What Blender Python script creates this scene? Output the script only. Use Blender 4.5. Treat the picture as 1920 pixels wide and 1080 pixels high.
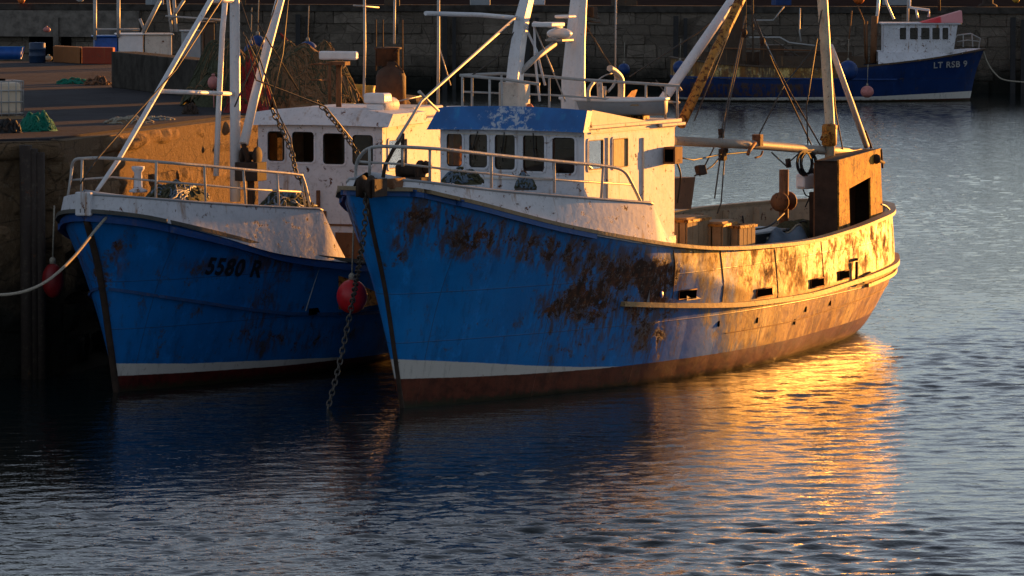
import bpy, bmesh, math, random
import numpy as np
from mathutils import Vector, Matrix, noise as pn
R = math.radians
random.seed(7); rng = np.random.default_rng(7)
for o in list(bpy.data.objects): bpy.data.objects.remove(o)
S = bpy.context.scene; COL = S.collection

# ------------------------------------------------------------ camera, sky, sun, exposure
FOC = 8800.0; CAMH = 6.9; HOR = -114.0           # pixels of a 1920 wide frame, metres, pixel row of the horizon
PITCH = math.atan((540 - HOR) / FOC)
cam = bpy.data.cameras.new('camera'); co = bpy.data.objects.new('camera', cam); COL.objects.link(co)
co.location = (0, 0, CAMH); co.rotation_euler = (R(90) - PITCH, 0, 0)
cam.sensor_width = 36; cam.lens = 36 * FOC / 1920; cam.clip_start = 1; cam.clip_end = 4000
S.camera = co
SUN_AZ = 39.0; SUN_EL = 3.0                      # degrees clockwise from +Y
W = bpy.data.worlds.new('World'); S.world = W; W.use_nodes = True
wn = W.node_tree.nodes; wl = W.node_tree.links; wn.clear()
sky = wn.new('ShaderNodeTexSky'); sky.sky_type = 'NISHITA'; sky.sun_disc = False
sky.sun_elevation = R(SUN_EL); sky.sun_rotation = R(SUN_AZ); sky.air_density = 1.0; sky.dust_density = 0.3; sky.ozone_density = 4.0
hs = wn.new('ShaderNodeHueSaturation'); hs.inputs['Saturation'].default_value = 0.36
bg = wn.new('ShaderNodeBackground'); bg.inputs[1].default_value = 0.14
ow = wn.new('ShaderNodeOutputWorld')
wl.new(sky.outputs[0], hs.inputs['Color']); wl.new(hs.outputs[0], bg.inputs[0]); wl.new(bg.outputs[0], ow.inputs[0])
sl = bpy.data.lights.new('sun', 'SUN'); sl.energy = 5.0; sl.angle = R(0.5); sl.color = (1.0, 0.385, 0.06)
so = bpy.data.objects.new('sun', sl); COL.objects.link(so)
sd = Vector((math.sin(R(SUN_AZ)) * math.cos(R(SUN_EL)), math.cos(R(SUN_AZ)) * math.cos(R(SUN_EL)), math.sin(R(SUN_EL))))
so.rotation_euler = sd.to_track_quat('Z', 'Y').to_euler(); so.location = sd * 300
S.view_settings.view_transform = 'Standard'; S.view_settings.look = 'None'
S.view_settings.exposure = 1.3; S.view_settings.gamma = 1; S.view_settings.use_curve_mapping = False

# ------------------------------------------------------------ survey: photo pixel -> point on a real plane
_c, _s = math.cos(PITCH), math.sin(PITCH)
FW = np.array([0, _c, -_s]); UP = np.array([0, _s, _c]); RT = np.array([1., 0, 0]); CC = np.array([0, 0, CAMH])
def ray(px, py): return FW + RT * ((px - 960) / FOC) + UP * ((540 - py) / FOC)
def G(px, py, z=0.0):
    r = ray(px, py); return CC + r * ((z - CAMH) / r[2])
def D(px, py, d):
    r = ray(px, py); return CC + r * (d / r[1])
def pr(p):
    q = p - CC; d = q @ FW; return 960 + FOC * (q @ RT) / d, 540 - FOC * (q @ UP) / d

class Frame:
    """local axes of a boat: u aft, v to the side that faces the camera"""
    def __init__(s, o, deg, flip=False):
        s.o = np.array(o, float); s.o[2] = 0; t = R(deg); s.deg = deg
        s.u = np.array([math.cos(t), math.sin(t), 0]); s.v = np.array([math.sin(t), -math.cos(t), 0])
    def w(s, p): return s.o + s.u * p[0] + s.v * p[1] + np.array([0, 0, p[2]])
    def loc(s, q):
        q = np.array(q) - s.o; return (float(q @ s.u), float(q @ s.v), float(q[2]))
    def V(s, px, py, v=0.0):
        r = ray(px, py); t = ((s.o + s.v * v - CC) @ s.v) / (r @ s.v); return s.loc(CC + r * t)
    def U(s, px, py, u=0.0):
        r = ray(px, py); t = ((s.o + s.u * u - CC) @ s.u) / (r @ s.u); return s.loc(CC + r * t)
    def Z(s, px, py, z=0.0): return s.loc(G(px, py, z))
    def PL(s, px, py, a, b):
        """vertical plane through local plan points a and b"""
        A = s.w((a[0], a[1], 0)); B = s.w((b[0], b[1], 0)); d = B - A; n = np.array([d[1], -d[0], 0])
        r = ray(px, py); t = ((A - CC) @ n) / (r @ n); return s.loc(CC + r * t)
WORLD = Frame((0, 0, 0), 0)

# ------------------------------------------------------------ mesh builder
class MB:
    def __init__(s): s.v = []; s.f = []; s.m = []; s.sm = []; s.mi = 0; s.attrs = {}
    def add(s, vs, fs, smooth=False):
        n = len(s.v); s.v += [tuple(map(float, p)) for p in vs]
        for f in fs: s.f.append(tuple(i + n for i in f)); s.m.append(s.mi); s.sm.append(smooth)
        return s
    def box(s, a, b):
        x0, x1 = sorted((a[0], b[0])); y0, y1 = sorted((a[1], b[1])); z0, z1 = sorted((a[2], b[2]))
        return s.hexa([(x0, y0, z0), (x1, y0, z0), (x1, y1, z0), (x0, y1, z0), (x0, y0, z1), (x1, y0, z1), (x1, y1, z1), (x0, y1, z1)])
    def hexa(s, p): return s.add(p, [(0, 3, 2, 1), (4, 5, 6, 7), (0, 1, 5, 4), (1, 2, 6, 5), (2, 3, 7, 6), (3, 0, 4, 7)])
    def cbox(s, c, sz, rz=0.0, tilt=0.0):
        M = Matrix.Rotation(rz, 3, 'Z') @ Matrix.Rotation(tilt, 3, 'X'); h = [q / 2 for q in sz]
        P = [Vector(c) + M @ Vector((a * h[0], b * h[1], d * h[2])) for d in (-1, 1) for a, b in ((-1, -1), (1, -1), (1, 1), (-1, 1))]
        return s.hexa(P)
    def prism(s, pts, d):
        """planar polygon pts swept by vector d"""
        n = len(pts); q = [tuple(np.array(p, float) + np.array(d, float)) for p in pts]
        return s.add(list(pts) + q, [tuple(range(n))[::-1], tuple(range(n, 2 * n))] + [(i, (i + 1) % n, n + (i + 1) % n, n + i) for i in range(n)])
    def tube(s, pts, r, n=8, closed=False, caps=True, flat=False):
        P = [Vector(p) for p in pts]; m = len(P)
        rs = list(r) if hasattr(r, '__len__') else [r] * m
        vs = []; ref = None
        for i in range(m):
            if closed: t = P[(i + 1) % m] - P[i - 1]
            else: t = P[min(i + 1, m - 1)] - P[max(i - 1, 0)]
            if t.length < 1e-9: t = Vector((0, 0, 1))
            t.normalize()
            if ref is None: ref = Vector((0, 0, 1)) if abs(t.z) < .9 else Vector((1, 0, 0))
            a = (ref - t * ref.dot(t)); a = a.normalized() if a.length > 1e-6 else t.orthogonal().normalized(); b = t.cross(a); ref = a
            for k in range(n):
                an = 2 * math.pi * (k + (.5 if n == 4 else 0)) / n; vs.append(P[i] + (a * math.cos(an) + b * math.sin(an)) * rs[i])
        fs = []
        for i in range(m if closed else m - 1):
            j = (i + 1) % m
            for k in range(n): fs.append((i * n + k, i * n + (k + 1) % n, j * n + (k + 1) % n, j * n + k))
        s.add(vs, fs, n > 4 and not flat)
        if caps and not closed:
            base = len(s.v) - m * n
            for f in (tuple(range(base, base + n))[::-1], tuple(range(base + (m - 1) * n, base + m * n))): s.f.append(f); s.m.append(s.mi); s.sm.append(False)
        return s
    def lathe(s, c, prof, n=20, axis='z', ang=0.0):
        """prof: (radius, height) list turned round an axis through c"""
        M = {'z': Matrix.Identity(3), 'x': Matrix.Rotation(R(90), 3, 'Y'), 'y': Matrix.Rotation(R(-90), 3, 'X')}[axis]
        M = Matrix.Rotation(ang, 3, 'Z') @ M
        vs = [Vector(c) + M @ Vector((r * math.cos(2 * math.pi * k / n), r * math.sin(2 * math.pi * k / n), h)) for r, h in prof for k in range(n)]
        fs = [(i * n + k, i * n + (k + 1) % n, (i + 1) * n + (k + 1) % n, (i + 1) * n + k) for i in range(len(prof) - 1) for k in range(n)]
        fs += [tuple(range(n))[::-1], tuple(range((len(prof) - 1) * n, len(prof) * n))]
        return s.add(vs, fs, True)
    def ball(s, c, r, n=16, sc=(1, 1, 1)):
        vs = []; fs = []; m = n // 2
        for i in range(m + 1):
            a = math.pi * i / m; rr = max(math.sin(a), 1e-3)
            vs += [(c[0] + r * sc[0] * rr * math.cos(2 * math.pi * k / n), c[1] + r * sc[1] * rr * math.sin(2 * math.pi * k / n), c[2] - r * sc[2] * math.cos(a)) for k in range(n)]
        fs = [(i * n + k, i * n + (k + 1) % n, (i + 1) * n + (k + 1) % n, (i + 1) * n + k) for i in range(m) for k in range(n)]
        return s.add(vs, fs, True)
    def build(s, name, mats, parent=None, flip=None, bevel=0.0, loc=(0, 0, 0)):
        """flip=True for meshes given in a boat's (u, v, z): local y = -v"""
        if not isinstance(mats, (list, tuple)): mats = [mats]
        if flip is None: flip = parent is not None and parent.get('_uv', parent.parent.get('_uv', 0) if parent.parent else 0)
        me = bpy.data.meshes.new(name)
        V = [(x, -y, z) for x, y, z in s.v] if flip else s.v
        me.from_pydata(V, [], s.f)
        for m in mats: me.materials.append(m)
        me.polygons.foreach_set('material_index', s.m); me.polygons.foreach_set('use_smooth', s.sm)
        for k, a in s.attrs.items():
            at = me.attributes.new(k, 'FLOAT', 'POINT'); at.data.foreach_set('value', a)
        bm = bmesh.new(); bm.from_mesh(me); bmesh.ops.recalc_face_normals(bm, faces=bm.faces); bm.to_mesh(me); bm.free()
        o = bpy.data.objects.new(name, me); COL.objects.link(o); o.location = loc
        if parent: o.parent = parent
        if bevel:
            b = o.modifiers.new('bevel', 'BEVEL'); b.width = bevel; b.segments = 2; b.limit_method = 'ANGLE'; b.angle_limit = R(40)
        return o
def tag(o, label, cat, group=None):
    o['label'] = label; o['category'] = cat
    if group: o['group'] = group
    return o
def struct(o, kind='structure'): o['kind'] = kind; return o
def empty(name, loc, rz=0.0, label=None, cat=None, group=None):
    e = bpy.data.objects.new(name, None); COL.objects.link(e); e.location = tuple(loc); e.rotation_euler = (0, 0, rz); e.empty_display_size = .3
    if label: tag(e, label, cat, group)
    return e
def boat_root(name, fr, label, cat, group):
    e = empty(name, (fr.o[0], fr.o[1], 0), R(fr.deg), label, cat, group); e['_uv'] = 1; return e
def lerp(a, b, t): return tuple(x + (y - x) * t for x, y in zip(a, b))
def sag(a, b, d, n=16): return [tuple(np.array(lerp(a, b, i / n)) - np.array([0, 0, d * 4 * (i / n) * (1 - i / n)])) for i in range(n + 1)]
def smooth_path(pts, k=6):
    P = [np.array(p, float) for p in pts]; P = [2 * P[0] - P[1]] + P + [2 * P[-1] - P[-2]]; out = []
    for i in range(1, len(P) - 2):
        for j in range(k):
            t = j / k; out.append(tuple(.5 * ((2 * P[i]) + (-P[i-1] + P[i+1]) * t + (2*P[i-1] - 5*P[i] + 4*P[i+1] - P[i+2]) * t*t + (-P[i-1] + 3*P[i] - 3*P[i+1] + P[i+2]) * t**3)))
    out.append(tuple(P[-2])); return out

# ------------------------------------------------------------ materials
class NT:
    def __init__(s, name):
        s.m = bpy.data.materials.new(name); s.m.use_nodes = True; s.n = s.m.node_tree.nodes; s.l = s.m.node_tree.links
        s.b = s.n['Principled BSDF']; s.tc = s.n.new('ShaderNodeTexCoord'); s.obj = s.tc.outputs['Object']
    def _in(s, nd, k, v):
        if isinstance(v, bpy.types.NodeSocket): s.l.new(v, nd.inputs[k])
        else: nd.inputs[k].default_value = v
    def set(s, k, v): s._in(s.b, k, v if not (isinstance(v, tuple) and len(v) == 3) else (*v, 1)); return s
    def mapv(s, sc, vec=None):
        n = s.n.new('ShaderNodeMapping'); n.inputs['Scale'].default_value = sc; s.l.new(vec or s.obj, n.inputs[0]); return n.outputs[0]
    def noise(s, scale, detail=4, rough=.6, vec=None, dist=0.0):
        n = s.n.new('ShaderNodeTexNoise'); n.inputs['Scale'].default_value = scale; n.inputs['Detail'].default_value = detail
        n.inputs['Roughness'].default_value = rough; n.inputs['Distortion'].default_value = dist; s.l.new(vec or s.obj, n.inputs['Vector']); return n.outputs['Fac']
    def voro(s, scale, vec=None, feat='F1'):
        n = s.n.new('ShaderNodeTexVoronoi'); n.feature = feat; n.inputs['Scale'].default_value = scale; s.l.new(vec or s.obj, n.inputs['Vector']); return n.outputs['Distance']
    def math(s, op, a, b=0.0, c=None, clamp=False):
        n = s.n.new('ShaderNodeMath'); n.operation = op; n.use_clamp = clamp; s._in(n, 0, a); s._in(n, 1, b)
        if c is not None: s._in(n, 2, c)
        return n.outputs[0]
    def ss(s, v, a, b, lo=0.0, hi=1.0):
        n = s.n.new('ShaderNodeMapRange'); n.interpolation_type = 'SMOOTHSTEP'; s._in(n, 0, v)
        n.inputs[1].default_value = a; n.inputs[2].default_value = b; n.inputs[3].default_value = lo; n.inputs[4].default_value = hi; return n.outputs[0]
    def mix(s, f, a, b, mode='MIX'):
        n = s.n.new('ShaderNodeMix'); n.data_type = 'RGBA'; n.blend_type = mode; s._in(n, 0, f)
        for k, v in ((6, a), (7, b)): s._in(n, k, v if isinstance(v, bpy.types.NodeSocket) else (*v, 1))
        return n.outputs[2]
    def attr(s, name):
        n = s.n.new('ShaderNodeAttribute'); n.attribute_name = name; return n.outputs['Fac']
    def sep(s, vec=None):
        n = s.n.new('ShaderNodeSeparateXYZ'); s.l.new(vec or s.obj, n.inputs[0]); return n.outputs
    def bump(s, h, strength=.3, dist=.02):
        n = s.n.new('ShaderNodeBump'); n.inputs['Strength'].default_value = strength; n.inputs['Distance'].default_value = dist
        s.l.new(h, n.inputs['Height']); s.l.new(n.outputs[0], s.b.inputs['Normal']); return s
RUST1 = (.16, .048, .014); RUST2 = (.045, .018, .009); RUST3 = (.22, .075, .018)
def rustcol(t, sc=9.0):
    a = t.mix(t.ss(t.noise(sc, 5, .7), .35, .65), RUST2, RUST1); return t.mix(t.ss(t.noise(sc * 2.3, 4, .7), .52, .7), a, RUST3)
def painted(name, col, rust=.5, rough=.45, streak=1.0, dirt=.35, sc=1.0, spec=.4):
    """old paint: chips, vertical rust runs, dirt"""
    t = NT(name); c2 = tuple(x * .62 for x in col)
    base = t.mix(t.ss(t.noise(2.2 * sc, 6, .65), .35, .75, 0, dirt), col, c2)
    base = t.mix(t.ss(t.noise(14 * sc, 5, .7), .5, .8, 0, dirt), base, (.12, .10, .07))
    st = t.noise(1.0, 4, .6, t.mapv((5.5 * sc, 5.5 * sc, .55 * sc)))
    run = t.ss(st, .62 - .05 * rust, .78, 0, .85 * streak * min(1, rust * 1.3))
    chips = t.ss(t.noise(7 * sc, 6, .75, None, .4), .70 - .13 * rust, .74 - .12 * rust)
    base = t.mix(run, base, (.30, .15, .055)); base = t.mix(chips, base, rustcol(t))
    t.set('Base Color', base); t.set('Roughness', t.ss(chips, 0, 1, rough, .9)); t.set('Specular IOR Level', spec)
    t.bump(t.math('ADD', t.noise(6 * sc, 5, .6), t.math('MULTIPLY', chips, -.5)), .28, .02); return t.m
def plain(name, col, rough=.6, var=.35, sc=6.0, bump=.2, metal=0.0, spec=.4):
    t = NT(name); t.set('Base Color', t.mix(t.ss(t.noise(sc, 5, .65), .3, .75), col, tuple(x * (1 - var) for x in col)))
    t.set('Roughness', rough); t.set('Metallic', metal); t.set('Specular IOR Level', spec); t.bump(t.noise(sc * 3, 4, .6), bump, .02); return t.m
M = {}
M['white'] = painted('white_paint', (.68, .69, .73), .8, .62, 1.2, .5, 1.0, .22)
M['white_clean'] = painted('white_paint_mast', (.70, .71, .74), .42, .4, .7, .3, 1.6)
M['cream'] = painted('cream_side_paint', (.68, .62, .54), .7, .62, 1.1, .5, 1.0, .22)
M['visor'] = painted('blue_visor_paint', (.006, .135, .42), .25, .45, .2, .3)
M['rail'] = painted('galvanised_rail', (.42, .42, .41), .75, .5, .6, .5, 2.5)
M['rust'] = painted('rusty_steel', (.20, .085, .035), 1.0, .8, .9, .7, 1.6)
M['ochre'] = painted('rust_stained_plate', (.50, .22, .035), 1.45, .6, 1.5, 1.0, 1.6, .25)
M['darkrust'] = plain('dark_rusted_iron', (.05, .03, .02), .85, .6)
M['dark'] = plain('black_iron', (.02, .02, .022), .6, .4)
M['deck'] = plain('deck_planks', (.13, .10, .075), .85, .5)
M['black'] = plain('dark_opening', (.003, .003, .003), 1.0, .2, spec=0.0)
M['interior'] = plain('varnished_interior', (.16, .085, .035), .6, .4)
M['curtain'] = plain('ochre_curtain', (.62, .36, .11), .85, .4, 20)
M['rubber'] = plain('black_rubber', (.012, .012, .013), .7, .3)
M['plastic_white'] = plain('white_plastic', (.78, .78, .79), .35, .12)
M['blue_plastic'] = plain('blue_plastic', (.01, .10, .42), .4, .3)
M['orange'] = plain('orange_plastic', (.75, .17, .03), .5, .2)
M['red_buoy'] = plain('red_buoy_vinyl', (.55, .012, .018), .38, .35, 4)
M['dark_red'] = plain('shaded_red_vinyl', (.22, .006, .008), .5, .5, 4)  # red darkened to carry the shade beside the quay
M['pink'] = plain('faded_pink_buoy', (.6, .22, .2), .5, .3)
M['yellow'] = plain('yellow_plastic', (.62, .36, .05), .6, .4)
M['wood'] = painted('weathered_boards', (.34, .22, .12), .5, .8, .8, .8, 2.0)
M['rope'] = plain('pale_rope', (.42, .38, .30), .9, .5, 40, .6)
M['ropegreen'] = plain('green_polypropylene_rope', (.0, .20, .13), .8, .5, 30, .6)
M['netbrown'] = plain('brown_trawl_net', (.25, .15, .075), .95, .55, 18, .9)
M['netgreen'] = plain('olive_trawl_net', (.085, .09, .05), .95, .6, 25, .9)
M['netred'] = plain('red_trawl_net', (.30, .03, .03), .95, .5, 25, .9)
M['wire'] = plain('steel_wire', (.07, .06, .05), .6, .5, 30)
M['chain'] = plain('chain_iron', (.13, .115, .10), .6, .5, 30, .3, .5)
M['canvas_red'] = plain('red_canopy', (.55, .02, .025), .6, .3)
M['tanboard'] = plain('tan_window_board', (.55, .38, .18), .7, .3, 5)
M['letter_dark'] = painted('worn_black_lettering', (.004, .010, .024), .2, .6, .2, .8, 5.0)
M['stack'] = plain('sooty_rusted_stack', (.085, .042, .024), .8, .6, 4, .5)
M['tarp'] = plain('grey_blue_tarpaulin', (.13, .19, .26), .55, .5, 3, .8)
M['grey'] = painted('grey_paint', (.30, .33, .36), .4, .5, .4, .4)
def glass_mat():
    t = NT('window_glass'); gl = t.n.new('ShaderNodeBsdfGlossy'); gl.inputs['Roughness'].default_value = .05; gl.inputs['Color'].default_value = (.8, .8, .8, 1)
    tr = t.n.new('ShaderNodeBsdfTransparent'); t._in(tr, 'Color', t.mix(t.ss(t.noise(3), .4, .7), (.62, .60, .55), (.40, .38, .34)))
    fr = t.n.new('ShaderNodeFresnel'); fr.inputs[0].default_value = 1.5; mx = t.n.new('ShaderNodeMixShader')
    t.l.new(fr.outputs[0], mx.inputs[0]); t.l.new(tr.outputs[0], mx.inputs[1]); t.l.new(gl.outputs[0], mx.inputs[2])
    t.l.new(mx.outputs[0], t.n['Material Output'].inputs[0]); return t.m
M['glass'] = glass_mat()
def cloth_mat():
    t = NT('translucent_curtain'); t.set('Base Color', (.70, .36, .08)); t.set('Roughness', .9); tl = t.n.new('ShaderNodeBsdfTranslucent'); tl.inputs[0].default_value = (.95, .50, .12, 1)
    mx = t.n.new('ShaderNodeMixShader'); mx.inputs[0].default_value = .65; t.l.new(t.b.outputs[0], mx.inputs[1]); t.l.new(tl.outputs[0], mx.inputs[2]); t.l.new(mx.outputs[0], t.n['Material Output'].inputs[0]); return t.m
M['curtain'] = cloth_mat()
def stone_mat(name, dry, top):
    t = NT(name); z = t.sep()[2]; r = t.attr('rnd')
    c = t.mix(r, dry, tuple(x * .45 for x in dry)); c = t.mix(t.ss(t.voro(1.3, t.mapv((1, 1, 1.6)), 'DISTANCE_TO_EDGE'), .0, .035, .8, 0), c, (.02, .016, .012)); c = t.mix(t.ss(t.noise(3.0, 6, .7), .3, .75), c, tuple(x * .5 for x in dry))
    c = t.mix(t.ss(t.noise(11, 5, .7), .55, .72, 0, .6), c, (.30, .25, .17))
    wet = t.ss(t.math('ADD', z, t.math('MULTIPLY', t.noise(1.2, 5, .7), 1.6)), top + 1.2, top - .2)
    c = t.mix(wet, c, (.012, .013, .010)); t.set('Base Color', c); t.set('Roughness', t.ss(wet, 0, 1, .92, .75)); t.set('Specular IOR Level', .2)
    t.bump(t.math('ADD', t.math('ADD', t.noise(2.2, 6, .7), t.noise(7, 6, .75)), t.math('MULTIPLY', t.noise(28, 4, .7), .5)), 1.0, .09); return t.m
M['stone'] = stone_mat('quay_masonry', (.38, .25, .14), 1.9)
M['farstone'] = stone_mat('far_quay_masonry', (.30, .25, .20), 1.3)
def ground_mat():
    t = NT('quay_concrete'); c = t.mix(t.ss(t.noise(.35, 6, .7), .35, .7), (.058, .056, .062), (.033, .031, .035))
    c = t.mix(t.ss(t.noise(2.4, 6, .75), .56, .7, 0, .6), c, (.085, .066, .05)); c = t.mix(t.ss(t.noise(.9, 5, .7, t.mapv((1, .3, 1))), .58, .66, 0, .7), c, (.035, .033, .036))
    t.set('Base Color', c); t.set('Roughness', 1.0); t.set('Specular IOR Level', .06); t.bump(t.noise(9, 6, .7), .5, .04); return t.m
M['ground'] = ground_mat()
M['concrete'] = plain('old_concrete', (.20, .175, .15), .9, .6, 2.5, .6)
M['farground'] = plain('far_quay_surface', (.030, .027, .028), 1.0, .6, 1.5, .4, spec=0.0)
M['buoy_blue'] = plain('dull_blue_buoy', (.006, .045, .20), .5, .4, 4)
M['dimbrown'] = painted('dim_brown_plate', (.085, .055, .035), .9, .8, 1.0, .8, 1.2)
M['letter'] = painted('worn_lettering', (.42, .42, .42), .8, .7, .2, .6, 4.0)
M['darkconcrete'] = plain('dark_stained_concrete', (.075, .068, .06), 1.0, .6, 2.5, .6, spec=0.05)
# ------------------------------------------------------------ hulls
def pchip(xs, ys):
    x = np.array(xs, float); y = np.array(ys, float); h = np.diff(x); d = np.diff(y) / h; m = np.zeros(len(x))
    for i in range(1, len(x) - 1):
        if d[i-1] * d[i] > 0: w1 = 2*h[i] + h[i-1]; w2 = h[i] + 2*h[i-1]; m[i] = (w1 + w2) / (w1 / d[i-1] + w2 / d[i])
    m[0] = d[0]; m[-1] = d[-1]
    def f(q):
        q = np.clip(q, x[0], x[-1]); i = np.clip(np.searchsorted(x, q) - 1, 0, len(h) - 1); t = (q - x[i]) / h[i]
        return (2*t**3 - 3*t**2 + 1) * y[i] + (t**3 - 2*t**2 + t) * h[i] * m[i] + (-2*t**3 + 3*t**2) * y[i+1] + (t**3 - t**2) * h[i] * m[i+1]
    return f
class Hull:
    def __init__(s, fr, deck, wl, sheer, stem, stern, zf=(3.1, 1.15)):
        """deck / wl: (u, half breadth); sheer: (u, z); stem / stern: (z, u)"""
        s.fr = fr; s.stem = pchip(*zip(*stem)); s.stern = pchip(*zip(*stern)); s.sheer_u = pchip(*zip(*sheer)); s.zf = zf
        nx = lambda L: pchip([(a - L[0][0]) / (L[-1][0] - L[0][0]) for a, b in L], [b for a, b in L])
        s.bd = nx(deck); s.bw = nx(wl); s.d0, s.d1 = deck[0][0], deck[-1][0]; s._grid = None
    def sheer(s, x): return s.sheer_u(s.d0 + (s.d1 - s.d0) * x)
    def half(s, x, z):
        zf = s.zf[0] + (s.zf[1] - s.zf[0]) * (lambda q: q * q * (3 - 2 * q))(np.clip(x * 1.9, 0, 1)); t = np.clip(z / zf, 0, 1)**(1 - .48 * (lambda q: q * q * (3 - 2 * q))(np.clip(x * 1.9 - .1, 0, 1)))
        return (s.bw(x) * (1 - t) + s.bd(x) * t) * np.where(z < 0, np.clip(1 + z * .55, .2, 1), 1)
    def at(s, x, z, side=1):
        u = s.stem(z) + (s.stern(z) - s.stem(z)) * x; return np.array([u, side * s.half(x, z), z])
    def xu(s, u, z): return float(np.clip((u - s.stem(z)) / (s.stern(z) - s.stem(z)), 0, 1))
    def normal(s, x, z, side=1):
        a = s.at(min(x + .004, 1), z, side) - s.at(max(x - .004, 0), z, side); b = s.at(x, z + .02, side) - s.at(x, z - .02, side)
        n = np.cross(a, b) * side; n /= np.linalg.norm(n) + 1e-9; return n if n[1] * side > 0 or abs(n[0]) > .5 else -n
    def hit(s, px, py):
        if s._grid is None:
            X, Zt = np.meshgrid(np.linspace(0, 1, 900), np.linspace(0, 1, 160)); Z = -.1 + (s.sheer(X) + .1) * Zt
            P = s.at(X, Z); Wd = s.fr.o[:, None, None] + s.fr.u[:, None, None] * P[0] + s.fr.v[:, None, None] * P[1] + np.array([0, 0, 1])[:, None, None] * P[2]
            q = Wd - CC[:, None, None]; d = np.tensordot(FW, q, 1); s._grid = (X, Z, 960 + FOC * np.tensordot(RT, q, 1) / d, 540 - FOC * np.tensordot(UP, q, 1) / d)
        X, Z, A, B = s._grid; i = np.argmin((A - px)**2 + (B - py)**2); return float(X.flat[i]), float(Z.flat[i])
    def shell(s, nx=150, nz=44, zb=-.7, side_fn=None):
        mb = MB(); xs = .5 - .5 * np.cos(np.linspace(0, math.pi, nx)); V = []; at = {}
        for side in (1, -1):
            for x in xs:
                zs = zb + (s.sheer(x) - zb) * np.linspace(0, 1, nz)
                for z in zs: V.append(s.at(x, z, side))
        N = nx * nz; F = []
        for k in range(2):
            for i in range(nx - 1):
                for j in range(nz - 1):
                    a = k * N + i * nz + j; F.append((a, a + nz, a + nz + 1, a + 1))
        mb.add(V, F, True)
        return mb
    def rail(s, mb, x0, x1, off, dz, w, h, n=120, side=1, zfun=None, inset=0.0):
        """rectangular strip swept along the hull side"""
        sec = []
        for x in np.linspace(x0, x1, n):
            z = (s.sheer(x) + dz) if zfun is None else zfun(s.stem(1.0) + (s.stern(1.0) - s.stem(1.0)) * x)
            p = s.at(x, z if zfun is not None else s.sheer(x), side); p[2] = z; nn = s.normal(x, min(z, s.sheer(x) - .03), side); nn[2] = 0; nn /= np.linalg.norm(nn) + 1e-9
            o = p + nn * off; i = p - nn * inset
            sec.append([o + nn * w / 2 + [0, 0, h / 2], o + nn * w / 2 - [0, 0, h / 2], i - nn * w / 2 - [0, 0, h / 2], i - nn * w / 2 + [0, 0, h / 2]])
        V = [q for c in sec for q in c]; F = []
        for i in range(n - 1):
            for k in range(4): F.append((i*4 + k, i*4 + (k+1) % 4, i*4 + 4 + (k+1) % 4, i*4 + 4 + k))
        F += [(0, 1, 2, 3), ((n-1)*4 + 3, (n-1)*4 + 2, (n-1)*4 + 1, (n-1)*4)]
        mb.add(V, F); return mb

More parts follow.
